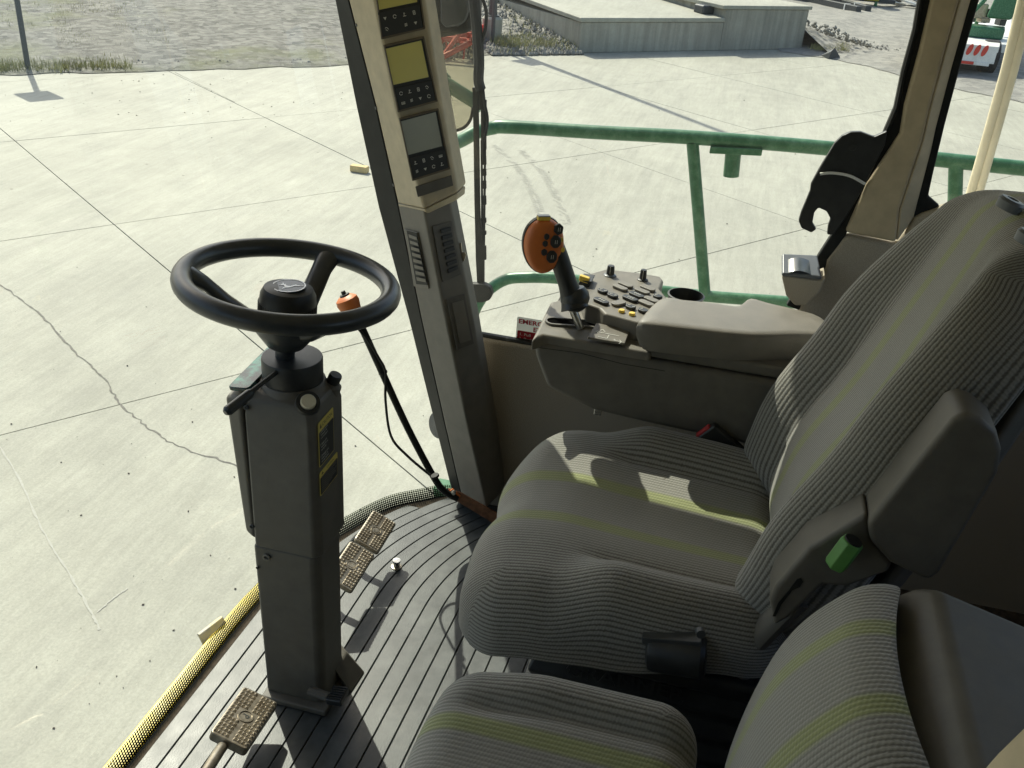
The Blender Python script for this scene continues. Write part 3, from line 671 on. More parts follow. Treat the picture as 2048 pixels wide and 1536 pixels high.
for k in range(-16, 13):
    # one raised rib of the mat: walk along it, keep the stretch that lies on the floor
    run = []; runs = []
    for i in range(120):
        s_ = -0.85 + i*0.016
        def P(off):
            q = OG + gdir*s_ + gn*off; return V((q.x, q.y + bend(q.x, q.y), 0))
        a, b = P(k*PITCH_M + 0.0011), P((k+1)*PITCH_M - 0.0011)
        ok = inside(a) and inside(b)
        if k >= 9 and 1.005 < a.x < 1.02: ok = False       # cuts across the front ribs
        if k >= 9 and 1.125 < a.x < 1.14: ok = False
        if ok: run.append((a, b))
        elif run: runs.append(run); run = []
    if run: runs.append(run)
    for run in runs:
        if len(run) < 3: continue
        lift = 0.0
        if k >= 9 and run[0][0].x < 1.5: lift = 0.004
        rings = []
        for a, b in run:
            e = (b-a).normalized()*0.0012
            rings.append([a+V((0, 0, -0.018)), a+V((0, 0, -0.0012+lift)), a+e+V((0, 0, lift)), b-e+V((0, 0, lift)), b+V((0, 0, -0.0012+lift)), b+V((0, 0, -0.018))])
        MB().loft(rings).build('mat_rib', m_mat, floor, smooth=30)
MB().prism([V((p.x, p.y-0.004, -0.0105)) for p in FC if p.x > 0.5] + [V((2.08, -1.35, -0.0105)), V((0.5, -1.35, -0.0105))], V((0, 0, 0.006))).build('mat_backing', m_groove, floor, smooth=0)

# ---- windscreen: bent pane that leans forward, with a dotted border
LEAN = 0.215
def wind(p, h, out=0.0): return V((p.x, p.y + 0.012 + LEAN*h + out, h))
wp = [p for p in FC if p.x > -0.56]
scr = thing('windscreen', 'large curved windscreen leaning forward over the yard', 'windscreen', wp[len(wp)//2])
rows = [[wind(p, h) for p in wp] for h in (-0.02, 0.3, 0.7, 1.1, 1.45)]
MB().grid(rows).build('pane', m_glass, scr, smooth=60, recalc=False)
L_ = [0.0]
for a, b in zip(wp, wp[1:]): L_.append(L_[-1]+(b-a).length)
FR_N = 8; PX = 0.0060
rows = [[wind(p, -0.018+PX*k, -0.003) for p in wp] for k in range(FR_N+1)]
uvs = [[(L_[i]/PX, k) for i in range(len(wp))] for k in range(FR_N+1)]
MB().grid(rows, uvs).build('dotted_border', m_frit, scr, smooth=60, recalc=False)
MB().tube([wind(p, -0.012, -0.010) for p in wp], 0.007, 8).build('rubber_seal', m_seal, scr)
# yellow edge of the platform outside the glass
yl = thing('front_ledge', 'yellow painted ledge outside the windscreen foot', 'ledge', V((1.3, 0.95, -0.1)))
ledge_pts = [p for p in wp if p.x < 1.62]
MB().loft([[V((p.x, p.y+0.016, -0.06)), V((p.x, p.y+0.053, -0.06)), V((p.x, p.y+0.053, -0.02)), V((p.x, p.y+0.016, -0.02))] for p in ledge_pts]).build('ledge_bar', m_ypaint, yl, bevel=0.004)
c = at(436, 1290, z=-0.06)
MB().obox(c+V((0.0, -0.005, 0)), V((0.030, -0.008, 0)), V((0.0, 0.016, 0)), V((0, 0, 0.004))).build('step_tab', m_ypaint, yl, bevel=0.002)
MB().obox(at(430, 1270, z=-0.03), V((0.034, -0.010, 0)), V((0.001, 0.004, 0.0)), V((0, 0.010, 0.026))).build('upright_tab', mat('galvanised_steel', (0.30, 0.285, 0.235), 0.6, metal=0.3, dirt=(0.55, 0.45, 0.1), dscale=40, damt=0.6), yl, bevel=0.002)
c2 = at(893, 978, x=2.2)
gl = MB().obox(c2+V((0.02, 0.0, -0.04)), V((0.03, 0, 0)), V((0, 0.03, 0)), V((0, 0.01, 0.04))).build('green_step_bracket', m_green, bevel=0.005); tag(gl, 'green painted bracket outside by the corner post foot', 'bracket')

# ---- right-hand wall, sill and side window
XW = 2.07
wall = struct(MB().box((XW, -0.30, -0.02), (XW+0.04, 0.57, 0.487)).build('cab_side_wall', m_carpet, bevel=0.012))
MB().box((XW+0.008, -0.30, 0.483), (XW+0.028, 0.56, 0.494)).build('sill_trim', m_seal, wall, bevel=0.006)
win = thing('side_window', 'large clear side window between the two posts', 'window', V((XW+0.03, 0.1, 0.5)))
MB().grid([[V((XW+0.03, 0.58, 0.45)), V((XW+0.03, -1.36, 0.45))], [V((XW+0.03, 0.84, 1.47)), V((XW+0.03, -1.36, 1.47))]]).build('pane', m_glass, win, smooth=0, recalc=False)
# emergency exit sticker on the glass
pl = Plane(V((XW+0.025, 0, 0)), V((XW+0.025, 1, 0)), V((XW+0.025, 0, 1)))
so = pl.at(1031, 681); su = (pl.at(1075, 684)-so); sv = pl.at(1031, 632)-so
fr = Fr(so, V((0, -1, 0)), V((0, 0, 1)))
st = thing('exit_sticker', 'white and red emergency exit sticker on the side window', 'sticker', so)
hh = sv.z; ww = 0.125
flat('backing', fr, [(a+ww/2, b+hh/2) for a, b in rrect(ww, hh, 0.004)], m_vinyl_w, st, c=0, th=0.0004)
flat('red_band', fr, [(a+ww/2, b+hh*0.235) for a, b in rrect(ww-0.006, hh*0.43, 0.003)], m_vinyl_r, st, c=0.0008)
text('lettering', 'EMERGENCY', fr, 0.004, hh*0.745, hh*0.25, m_redp, st, sx=1.2, bold=0.035)
text('lettering', 'EXIT', fr, ww/2, hh*0.49, hh*0.25, m_redp, st, sx=1.2, align='CENTER', bold=0.035)
text('lettering', '1. Pull', fr, 0.008, hh*0.26, hh*0.155, m_whitep, st, c=0.0014, sx=1.2)
text('lettering', '2. Push', fr, 0.008, hh*0.08, hh*0.155, m_whitep, st, c=0.0014, sx=1.2)

# ---- roof, rear wall and the rest of the shell (mostly out of the picture, it shades the seats)
roof = thing('cab_roof', 'cab roof above the seats, out of the picture', 'roof', V((1.4, -0.1, 1.52)))
del roof['label'], roof['category']; roof['kind'] = 'structure'; roof['label'] = 'cab roof above the seats'
MB().box((-0.62, -1.45, 1.56), (2.33, 1.30, 1.74)).build('roof_shell', m_tan, roof, bevel=0.03)
MB().box((2.05, -1.40, 1.47), (2.14, 0.84, 1.559)).build('header', m_tan, roof)
MB().box((-0.58, 1.16, 1.47), (2.04, 1.24, 1.559)).build('header', m_tan, roof)
rear = struct(MB().box((-0.58, -1.40, -0.02), (2.065, -1.34, 0.95)).build('cab_rear_wall', mat('rear_wall_trim', (0.035, 0.033, 0.028), 0.85, bump=0.5, bscale=500), bevel=0.01))
MB().box((XW, -1.40, -0.02), (XW+0.04, -0.302, 0.80)).build('quarter_panel', m_trim, rear, bevel=0.01)
MB().box((0.62, -1.33, -0.015), (0.80, -0.80, 0.40)).build('storage_box', m_taupe, rear, bevel=0.02)

left = struct(MB().box((-0.62, -1.40, -0.02), (-0.581, 0.90, 1.25)).build('left_shade_wall', MATS['rear_wall_trim'], bevel=0.01))  # added unseen blocker behind the camera, keeps side light off the near seats
MB().box((-0.618, -1.39, 1.251), (-0.582, 0.89, 1.558)).build('upper_shade_panel', MATS['rear_wall_trim'], left)  # added above it to close the gap that still let sky light in
MB().box((-0.60, -1.39, 0.951), (0.30, -1.35, 1.558)).build('rear_shade_panel', MATS['rear_wall_trim'], rear)  # added out of view, blocks light from the rear left corner

# ---- corner post with the displays
Bk = [(670, 0), (712, 210), (757, 415), (818, 640), (870, 850), (908, 1000)]
Bb = [(697, 0), (751, 210), (797, 415), (843, 640), (890, 850), (926, 1006)]
ext = lambda L, y: (L[0][0] + (L[0][0]-L[1][0])*(-y)/210.0*1.0, y)
def lerp_px(L, y):
    for a, b in zip(L, L[1:]):
        if y <= b[1]: break
    k = (y-a[1])/(b[1]-a[1]); return (a[0]+(b[0]-a[0])*k, y)
post = thing('corner_post', 'front corner post with stacked displays, vent and dark panels', 'corner post', at(940, 1005, x=1.98))
xB, xE, xR, xK = 1.985, 1.90, 1.965, 2.035
Eu = [(748, 0), (790, 210), (850, 425)]; Ru = [(850, 0), (884, 210), (917, 390)]
El = [(849, 430), (891, 640), (935, 850), (971, 1005)]; Rl = [(905, 425), (947, 640), (985, 860), (1000, 985)]
# upper tan display housing
PE = [at(748-58, -290, x=xE), at(748, 0, x=xE), at(790, 210, x=xE), at(846, 424, x=xE)]
rings = []
for y, yE, yR in ((-290, -290, -300), (0, 0, -6), (210, 210, 200), (408, 420, 385)):
    b = at(*lerp_px(Bb, y), x=xB); e = at(*lerp_px(Eu, yE), x=xE); r = at(*lerp_px(Ru, yR), x=xR)
    rings.append([b, e, r, r+V((0.07, 0.0, 0)), b+V((0.07, 0.0, 0))])
MB().loft(rings).build('display_housing', m_tan, post, bevel=0.008, seg=3)
bb_, ee_, rr_ = rings[-1][0], rings[-1][1], rings[-1][2]
lipd = V((0.012, -0.004, -0.022))
MB().loft([[bb_, ee_, rr_, rr_+V((0.06, 0, 0)), bb_+V((0.06, 0, 0))], [bb_+lipd, ee_+V((0.022, -0.003, -0.014)), rr_+V((0.012, 0.006, -0.022)), rr_+V((0.06, 0, -0.02)), bb_+V((0.06, 0, -0.02))]]).build('housing_lip', m_tan, post, bevel=0.004)
# lower grey post
xE2, xR2, xB2 = 1.915, 1.98, 1.99
rings = []
for y, yE, yR in ((400, 418, 380), (640, 640, 640), (850, 850, 860), (1006, 1016, 990)):
    b = at(*lerp_px(Bb, y), x=xB2); e = at(*lerp_px(El, yE), x=xE2+0.02*(yE > 800)); r = at(*lerp_px(Rl, yR), x=xR2+0.03*(yR > 800))
    rings.append([b, e, r, r+V((0.05, 0, 0)), b+V((0.05, 0, 0))])
MB().loft(rings).build('lower_post', m_post, post, bevel=0.006, seg=3)
# black rubber strip in front
rings = []
for y in (-290, 0, 210, 415, 640, 850, 1000):
    k = at(*lerp_px(Bk, y), x=xK); b = at(*lerp_px(Bb, y), x=xB2+0.006)
    rings.append([k, b, b+V((0.07, 0, 0)), k+V((0.03, 0.0, 0))])
MB().loft(rings).build('rubber_strip', m_seal, post, bevel=0.004)
# faces used for the fittings
UPF = Plane(at(748, 0, x=xE), at(*lerp_px(Ru, 0), x=xR), at(846, 424, x=xE))
UP1 = Plane(at(748, 0, x=xE), at(697, 0, x=xB), at(846, 424, x=xE))
LOF = Plane(at(*lerp_px(El, 430), x=xE2), at(*lerp_px(Rl, 430), x=xR2), at(*lerp_px(El, 700), x=xE2))
LO1 = Plane(at(*lerp_px(El, 430), x=xE2), at(*lerp_px(Bb, 430), x=xB2), at(*lerp_px(El, 700), x=xE2))
def plate(name, pl, pts, m, parent, off, th, bevel=0.0):
    q = quad(pl, pts, off); return MB().prism(q, pl.n*th).build(name, m, parent, bevel=bevel, smooth=35)
def inset(pts, k):
    cx = sum(p[0] for p in pts)/len(pts); cy = sum(p[1] for p in pts)/len(pts)
    return [(cx+(x-cx)*k, cy+(y-cy)*k) for x, y in pts]
def ring_frame(name, pl, pts, k, m, parent, off, th):
    """a raised lip round a quad"""
    inn = inset(pts, k); mb = MB(); n = len(pts)
    for i in range(n):
        j = (i+1) % n; mb.prism(quad(pl, [pts[i], pts[j], inn[j], inn[i]], off), pl.n*th)
    return mb.build(name, m, parent, bevel=0.0015)
SCR = [([(752, -30), (830, -46), (834, 4), (757, 20)], [(755, 24), (838, 8), (845, 57), (764, 75)], [(744, -60), (832, -78), (850, 58), (762, 79)], m_scr_y),
       ([(770, 98), (842, 81), (857, 154), (786, 170)], [(788, 176), (862, 160), (871, 201), (798, 221)], [(766, 90), (847, 72), (875, 203), (795, 225)], m_scr_y),
       ([(801, 243), (871, 224), (884, 292), (816, 310)], [(818, 316), (889, 297), (896, 336), (826, 358)], [(797, 236), (876, 216), (900, 338), (824, 362)], m_scr_g)]
def bil(q, s_, t): 
    a = (q[0][0]*(1-s_)+q[1][0]*s_, q[0][1]*(1-s_)+q[1][1]*s_); b = (q[3][0]*(1-s_)+q[2][0]*s_, q[3][1]*(1-s_)+q[2][1]*s_)
    return (a[0]*(1-t)+b[0]*t, a[1]*(1-t)+b[1]*t)
rnd = random.Random(21)
for si, (sc, kp, bz, sm) in enumerate(SCR):
    d = plate('display', UPF, bz, m_panelk, post, 0.0008, 0.0015, 0.001)
    ring_frame('bezel', UPF, bz, 0.93, m_bezel, d, 0.001, 0.0045)
    plate('screen', UPF, sc, sm, d, 0.0025, 0.001)
    plate('key_panel', UPF, kp, m_panelk, d, 0.0025, 0.003, 0.0015)
    # printed symbols on the keys
    for r_ in range(2):
        for c_ in range(4):
            if si == 0 and r_ == 1 and c_ == 1: continue
            px, py = bil(kp, 0.15+0.235*c_, 0.30+0.42*r_); o_ = UPF.at(px, py, 0.0058)
            u_ = (UPF.at(*bil(kp, 0.9, 0.5)) - UPF.at(*bil(kp, 0.1, 0.5))).normalized(); v_ = (UPF.at(*bil(kp, 0.5, 0.0)) - UPF.at(*bil(kp, 0.5, 1.0))).normalized()
            f_ = Fr(o_, u_, v_); s = 0.0034; mb = MB(); kind = (si*8+r_*4+c_) % 7
            def bar(x0, y0, x1, y1, w_=0.0006):
                a = V((x0, y0)); b = V((x1, y1)); e = (b-a).normalized(); n_ = V((-e.y, e.x))*w_
                mb.prism([f_.p(*q) for q in (a-n_, b-n_, b+n_, a+n_)], f_.n*0.0002)
            if kind == 0: mb.prism([f_.p(x, y) for x, y in ((-s, s*0.7), (s, s*0.7), (0, -s))], f_.n*0.0002)
            elif kind == 1: [bar(s*math.cos(a), s*math.sin(a), s*math.cos(a+0.8), s*math.sin(a+0.8)) for a in [0.8*i for i in range(7)]]
            elif kind == 2: bar(-s, -s*0.8, s, -s*0.8); bar(-s*0.2, -s*0.8, -s*0.2, s); bar(-s*0.2, s, s*0.5, s*0.5)
            elif kind == 3: bar(-s*0.6, -s, -s*0.6, s); bar(s*0.6, -s, s*0.6, s); bar(-s*0.6, s, s*0.6, s); bar(-s*0.6, -s, s*0.6, -s); bar(0, -s*0.5, 0, s*0.5)
            elif kind == 4: bar(-s, s*0.6, 0, s); bar(0, s, s, -s*0.3); bar(-s*0.8, -s*0.2, s*0.4, -s)
            elif kind == 5: [bar(-s+k*s*0.66, -s*0.8, -s*0.8+k*s*0.66, s*0.6) for k in range(4)]; bar(-s, -s*0.8, s*1.2, -s*0.8)
            else: [bar(-s*0.8, k*s*0.6, s*0.8, k*s*0.6+0.001) for k in (-1, 0, 1)]
            mb.build('key_symbol', m_icon, d, smooth=0)
plate('blank_plate', UPF, [(830, 373), (902, 350), (906, 371), (835, 394)], m_taupe, post, 0.0008, 0.003, 0.001)
for px, py in ((713, 50), (752, 216), (787, 370)):
    MB().lathe(UP1.at(px, py, 0.0), UP1.n, [(0.0035, 0), (0.0035, 0.0012), (0.0015, 0.0014)], 12).build('screw', m_dark, post)
# vent with louvres on the front face of the lower post
vq = [(814, 461), (834, 466), (856, 570), (833, 568)]
plate('vent_frame', LO1, [(811, 457), (837, 464), (860, 577), (830, 572)], m_post, post, 0.0005, 0.004, 0.0015)
vent = plate('vent', LO1, vq, m_seal, post, 0.0046, 0.001)
for k in range(8):
    t0 = 0.06+0.115*k
    a, b = bil(vq, 0.12, t0), bil(vq, 0.9, t0+0.02); c_, d_ = bil(vq, 0.9, t0+0.085), bil(vq, 0.12, t0+0.065)
    mb = MB(); q = [LO1.at(*a, 0.009), LO1.at(*b, 0.009), LO1.at(*c_, 0.0057), LO1.at(*d_, 0.0057)]
    if k < 2: q = [LO1.at(*a, 0.006), LO1.at(*b, 0.0057), LO1.at(*c_, 0.0075), LO1.at(*d_, 0.0057)]
    mb.prism(q, LO1.n*0.0012).build('louvre', m_post, vent, bevel=0.0006)
# dark grille and blank switch panel on the inner face
gq = [(863, 452), (902, 442), (921, 548), (884, 564)]
plate('grille_frame', LOF, gq, m_taupe, post, 0.0005, 0.003, 0.0015)
for k in range(7):
    a, b, c_, d_ = bil(gq, 0.38, 0.10+0.12*k), bil(gq, 0.9, 0.10+0.12*k), bil(gq, 0.9, 0.17+0.12*k), bil(gq, 0.38, 0.17+0.12*k)
    plate('grille_slat', LOF, [a, b, c_, d_], m_black, post, 0.0032, 0.004, 0.001)
plate('switch_panel', LOF, [(891, 598), (928, 587), (947, 687), (913, 699)], m_taupe, post, 0.0005, 0.003, 0.0015)
plate('switch_blank', LOF, [(903, 606), (926, 600), (942, 680), (919, 687)], m_post, post, 0.0036, 0.002, 0.0015)

# ---- rod lever with an orange knob
lev = thing('lever', 'long black rod lever with an orange knob beside the corner post', 'lever', at(940, 1012, x=1.95))
R1 = spline([at(717, 640, x=1.83), at(760, 735, x=1.84), at(815, 855, x=1.86), at(868, 955, x=1.88), at(890, 983, x=1.89), at(915, 997, x=1.90)], 6)
MB().tube(R1, 0.0085, 10).build('rod', m_seal, lev)
MB().tube(spline([at(712, 652, x=1.82), at(735, 680, x=1.82), at(757, 715, x=1.82), at(771, 745, x=1.82), at(771, 800, x=1.825), at(782, 872, x=1.825), at(815, 912, x=1.835), at(860, 950, x=1.83)], 6), 0.0032, 8).build('cable', m_seal, lev)
for px, py in ((766, 745), (870, 952)): MB().lathe(at(px, py, x=1.84), (R1[8]-R1[4]), [(0.010, -0.003), (0.0108, 0), (0.010, 0.003)], 12).build('cable_tie', m_seal, lev)
ax = (at(683, 582, x=1.83)-at(717, 655, x=1.83)).normalized(); kb = at(717, 650, x=1.83)
kn = MB().lathe(kb, ax, [(0.013, 0.0), (0.0175, 0.012), (0.021, 0.03), (0.024, 0.045), (0.0265, 0.056), (0.0245, 0.066), (0.015, 0.073), (0.0, 0.075)], 28).build('knob', m_orange, lev)
MB().lathe(kb+ax*0.073, ax, [(0.012, 0), (0.011, 0.004), (0.0055, 0.005), (0.005, 0.012), (0.0, 0.0125)], 18).build('thumb_button', m_black, kn)
BR = Plane(at(905, 985, x=1.90), at(985, 1030, x=1.93), at(905, 1000, x=1.90))
MB().prism([at(896, 978, x=1.905), at(920, 986, x=1.905), at(998, 1030, x=1.93), at(985, 1046, x=1.93), at(906, 998, x=1.905)], V((0.006, 0, 0))).build('bracket', m_rust, lev, bevel=0.001)
MB().obox(at(909, 988, x=1.902), V((0.003, 0, 0)), V((0, -0.011, -0.009)), V((0, -0.005, 0.006))).build('orange_sleeve', m_orange, lev, bevel=0.001)
MB().lathe(at(908, 984, x=1.90), V((-1, 0, 0.2)), [(0.006, 0), (0.006, 0.008), (0, 0.009)], 8).build('bolt', m_metal, lev)

# ================================================================== STEERING COLUMN
XC, YC = 1.33, 0.669
col = thing('steering_column', 'grey steering column with black three-spoke wheel', 'steering column', V((XC, YC, 0)))
x0, x1 = 1.255, 1.385
yR = at(628, 850, x=x0).y; yL = at(443, 800, x=x0).y
zt = at(560, 812, x=x0).z; zb = at(580, 1112, x=x0).z
ysp = at(487, 820, x=x0).y
# main housing, chamfered towards the operator's side corner
def ringp(z, yr, yl, xa, xb, ch=0.012):
    return [V((xa, yl, z)), V((xa, yr+ch, z)), V((xa+ch, yr, z)), V((xb-ch, yr, z)), V((xb, yr+ch, z)), V((xb, yl, z))]
MB().loft([ringp(zb, yR-0.001, ysp-0.0, x0+0.004, x1), ringp(zt-0.03, yR, ysp, x0, x1), ringp(zt-0.004, yR+0.006, ysp, x0+0.010, x1-0.005), ringp(zt+0.006, yR+0.02, ysp-0.006, x0+0.024, x1-0.02)]).build('housing', m_taupe, col, bevel=0.008, seg=3)
MB().loft([[V((x0+0.012, ysp+0.002, zb+0.004)), V((x0+0.020, yL-0.012, zb+0.016)), V((x1, yL-0.012, zb+0.016)), V((x1, ysp+0.002, zb+0.004))],
           [V((x0-0.004, ysp+0.002, zt+0.004)), V((x0+0.008, yL, zt-0.006)), V((x1, yL, zt-0.006)), V((x1, ysp+0.002, zt+0.012))]]).build('side_cover', m_taupe, col, bevel=0.010, seg=3)
# indicator lens strip along the top of the side cover
la, lb = at(470, 762, z=zt+0.012), at(520, 712, z=zt+0.03)
fr = Fr(la, V((1, 0, 0.06)), V((0, -1, 0.12)))
MB().prism([fr.p(a+0.055, b+0.016, 0.0) for a, b in rrect(0.15, 0.040, 0.008)], fr.n*0.008).build('indicator_lens', m_lens, col, bevel=0.002)
# lower housing and skirt
zl = 0.012
yL2 = at(508, 1120, x=x0+0.01).y; yL3 = at(532, 1378, x=x0+0.012).y
MB().loft([ringp(zl, yR+0.004, yL3, x0+0.014, x1-0.008, 0.012), ringp(zl+0.05, yR+0.006, yL3, x0+0.014, x1-0.008, 0.012), ringp(zb-0.001, yR+0.006, yL2, x0+0.010, x1-0.008, 0.012)]).build('lower_housing', m_taupe, col, bevel=0.007, seg=3)
MB().loft([[V((x1-0.03, yR+0.03, 0.0)), V((x1-0.06, yR-0.03, 0.0)), V((x1+0.005, yR-0.035, 0.0)), V((x1+0.03, yR+0.03, 0.0))], [V((x1-0.03, yR+0.03, 0.06)), V((x1-0.06, yR+0.004, 0.05)), V((x1, yR+0.004, 0.05)), V((x1+0.015, yR+0.03, 0.06))]]).build('skirt', m_taupe, col, bevel=0.004)
MB().prism([V((x0-0.004, yL3+0.004, 0.001)), V((x0-0.004, yR-0.006, 0.001)), V((x1, yR-0.006, 0.001)), V((x1, yL3+0.004, 0.001))], V((0, 0, 0.014))).build('base_flange', m_taupe, col, bevel=0.004)
# tilt release pedal at the foot
a, b = at(620, 1385, x=1.24), at(690, 1390, x=1.24)
MB().tube([at(618, 1380, x=1.245), at(655, 1394, x=1.243)], 0.010, 8, flat=0.8).build('release_arm', m_taupe, col)
tp = MB().obox(at(675, 1392, x=1.245), V((0.02, 0, 0)), V((0, 0.016, -0.002)), V((0, 0.001, 0.007))).build('release_pedal', m_black, col, bevel=0.003)
for k in range(6): MB().obox(at(675, 1392, x=1.245)+V((-0.015+0.006*k, 0.001, 0.0085)), V((0.0014, 0, 0)), V((0, 0.014, -0.002)), V((0, 0, 0.0015))).build('tread_bar', m_black, tp)
def screw(px, py, r, xx=None, m=m_dark):
    p = at(px, py, x=xx if xx else x0-0.0005)
    s_ = MB().lathe(p, V((-1, 0, 0)), [(r, -0.001), (r, 0.0015), (r*0.7, 0.0022), (r*0.35, 0.0012), (0, 0.0012)], 18).build('screw', m, col)
    MB().obox(p+V((-0.0024, 0, 0)), V((0.0004, 0, 0)), V((0, r*0.5, r*0.2)), V((0, -r*0.06, r*0.16))).build('slot', m_seal, s_)
screw(493, 815, 0.0048, x0+0.001); screw(504, 1053, 0.0048, x0+0.003); screw(533, 1115, 0.0075, x0+0.008, m_taupe_lt); screw(515, 1135, 0.003, x0+0.009)
# warning labels on the face towards the seat
fy = yR
lf = Fr(V((x0, fy-0.0005, 0)), V((1, 0, 0)), V((0, 0, 1)))
def dec(pts): return [V((p.x-lf.o.x, p.z)) for p in (at(px, py, y=fy-0.0005) for px, py in pts)]
D1 = dec([(633, 848), (664, 817), (669, 900), (640, 932)]); D2 = dec([(637, 945), (673, 907), (676, 948), (641, 991)])
def label(D, lines, nm):
    x_a = max(0.013, (D[0].x+D[3].x)/2); x_b = (D[1].x+D[2].x)/2; zt_ = (D[0].y+D[1].y)/2; zb_ = (D[2].y+D[3].y)/2
    w_, h_ = x_b-x_a, zt_-zb_; hd = h_*0.2 if len(lines) < 14 else h_*0.26
    lb_ = flat('warning_label', lf, [(a+x_a+w_/2, b+zb_+h_/2) for a, b in rrect(w_, h_, 0.004)], m_ylab, col, c=0.0004)
    flat('label_field', lf, [(a+x_a+w_/2, b+zb_+(h_-hd)/2) for a, b in rrect(w_-0.004, h_-hd-0.004, 0.003)], m_blklab, lb_, c=0.001)
    text('heading', 'CAUTION', lf, x_a+w_*0.58, zt_-hd*0.75, hd*0.62, m_blklab, lb_, c=0.001, align='CENTER', sx=min(1.1, w_*0.68/(hd*0.62*4.6)))
    flat('triangle_mark', lf, [(x_a+w_*0.10, zt_-hd*0.75), (x_a+w_*0.20, zt_-hd*0.75), (x_a+w_*0.15, zt_-hd*0.3)], m_blklab, lb_, c=0.001)
    n = len(lines); st_ = (h_-hd-0.006)/n
    for i, ln in enumerate(lines):
        if isinstance(ln, float): flat('small_print', lf, [(x_a+w_*0.07, zt_-hd-st_*(i+0.95)), (x_a+w_*(0.07+ln), zt_-hd-st_*(i+0.95)), (x_a+w_*(0.07+ln), zt_-hd-st_*(i+0.6)), (x_a+w_*0.07, zt_-hd-st_*(i+0.6))], m_taupe_lt, lb_, c=0.0016)
        elif ln: text('small_print', ln, lf, x_a+w_*0.07, zt_-hd-st_*(i+0.95), st_*0.98, m_icon if n < 14 else m_taupe_lt, lb_, c=0.0016, sx=0.8)
label(D1, ['1. Disable header', '   hydraulics for', '   road transport', '', '2. Engage park', '   brake prior to', '   leaving cab', '', '3. Disengage park', '   brake prior to', '   moving machine'], 'a')
label(D2, [0.84, 0.80, 0.66, 0.82, 0.74, 0.78, 0.58, 0.40], 'b')      # too small to read in the photograph: plain lines
# top fittings
ck = at(583, 735, x=XC); ck = V((XC, YC, ck.z))
zc1 = at(583, 712, x=XC).z
MB().lathe(V((XC, YC, 0)), up, [(0.050, zt-0.005), (0.052, zt+0.006), (0.052, zc1-0.003), (0.0505, zc1), (0.0503, zc1), (0.0, zc1+0.0005)], 36).build('collar', m_black, col)
MB().lathe(V((XC, YC, 0)), up, [(0.060, zt-0.004), (0.056, zt+0.012), (0.054, zt+0.014)], 36).build('collar_ring', m_taupe, col)
lv0, lv1, lv2 = at(556, 742, x=XC-0.047), at(500, 785, x=1.22), at(455, 822, x=1.175)
slot = MB().obox(lv0+V((0.004, 0, 0)), V((0.004, 0, 0)), V((0, 0.016, 0)), V((0, 0, 0.006))).build('lever_slot', m_seal, col)
tl_ = MB().tube([lv0, lv1], 0.0042, 10).build('turn_lever', m_black, col)
MB().tube([lv0.lerp(lv2, 0.52), lv0.lerp(lv2, 0.58), lv2, lv2+(lv2-lv1).normalized()*0.005], [0.005, 0.0082, 0.0088, 0.005], 14).build('lever_grip', m_wheel, tl_)
# yellow horn button in a dark socket, and a black knob behind it
hb2 = at(616, 806, x=x0+0.022); axh = V((-0.55, -0.35, 0.75)).normalized()
sk = MB().lathe(hb2, axh, [(0.021, -0.03), (0.0215, 0.0), (0.020, 0.004), (0.0145, 0.005), (0.0145, 0.001), (0.0, 0.001)], 30).build('horn_socket', m_black, col)
MB().lathe(hb2, axh, [(0.0130, 0.0), (0.0130, 0.008), (0.0115, 0.0105), (0.0, 0.0112)], 26).build('horn_button', m_cream, sk)
kp_ = at(662, 772, x=1.36); axk = V((0.05, -0.35, 0.9)).normalized()
kb_ = MB().lathe(kp_, axk, [(0.020, -0.02), (0.018, 0.004), (0.014, 0.007), (0.013, 0.009)], 24).build('knob_base', m_taupe, col)
MB().lathe(kp_, axk, [(0.0115, 0.007), (0.0118, 0.022), (0.0105, 0.026), (0.0, 0.0265)], 20).build('knob', m_black, kb_)
# ---- the wheel
WN = V((0.047, -0.077, 1)).normalized(); WC = V((1.33, 0.669, 0.889)); WR, WT = 0.167, 0.0168
wheel = MB().torus(WC, WN, WR, WT, 96, 16).build('steering_wheel', m_wheel, col, smooth=60)
wa = WN.cross(V((0, 1, 0))).normalized(); wb = WN.cross(wa)
hubc = WC - WN*0.040
MB().lathe(hubc, WN, [(0.016, -0.100), (0.017, -0.080), (0.032, -0.072), (0.052, -0.045), (0.055, -0.026), (0.050, -0.018)], 36).build('hub_bowl', m_wheel, wheel)
hub = MB().lathe(hubc, WN, [(0.046, -0.024), (0.0475, -0.018), (0.0475, 0.006), (0.0465, 0.008), (0.0455, 0.020), (0.040, 0.031), (0.030, 0.0335), (0.0, 0.034)], 48).build('hub', m_black, wheel)
ribs = MB()
for k in range(60):                                     # fine ribs round the hub
    a = 2*math.pi*k/60; d = wa*math.cos(a)+wb*math.sin(a)
    ribs.obox(hubc+d*0.0475-WN*0.006, d*0.0009, d.cross(WN)*0.0011, WN*0.012)
ribs.build('hub_ribbing', m_black, hub, smooth=0)['kind'] = 'stuff'
def spoke(px, py):
    e = at(px, py, x=WC.x)                              # aim, then snapped to the rim circle
    d = CO - e; e = e + d*((WC-e).dot(WN)/d.dot(WN)); d = (e-WC).normalized(); s_ = d.cross(WN)
    rings = []
    for r, z, wd, hh_ in ((0.030, -0.078, 0.026, 0.018), (0.060, -0.070, 0.022, 0.014), (0.095, -0.045, 0.020, 0.012), (0.130, -0.016, 0.019, 0.012), (0.152, -0.003, 0.022, 0.013), (WR, 0.0, 0.030, 0.013)):
        c = WC + d*r + WN*z; rings.append([c+s_*(wd*math.cos(t))+WN*(hh_*math.sin(t)) for t in [2*math.pi*k/14 for k in range(14)]])
    MB().loft(rings).build('spoke', m_wheel, wheel, smooth=60)
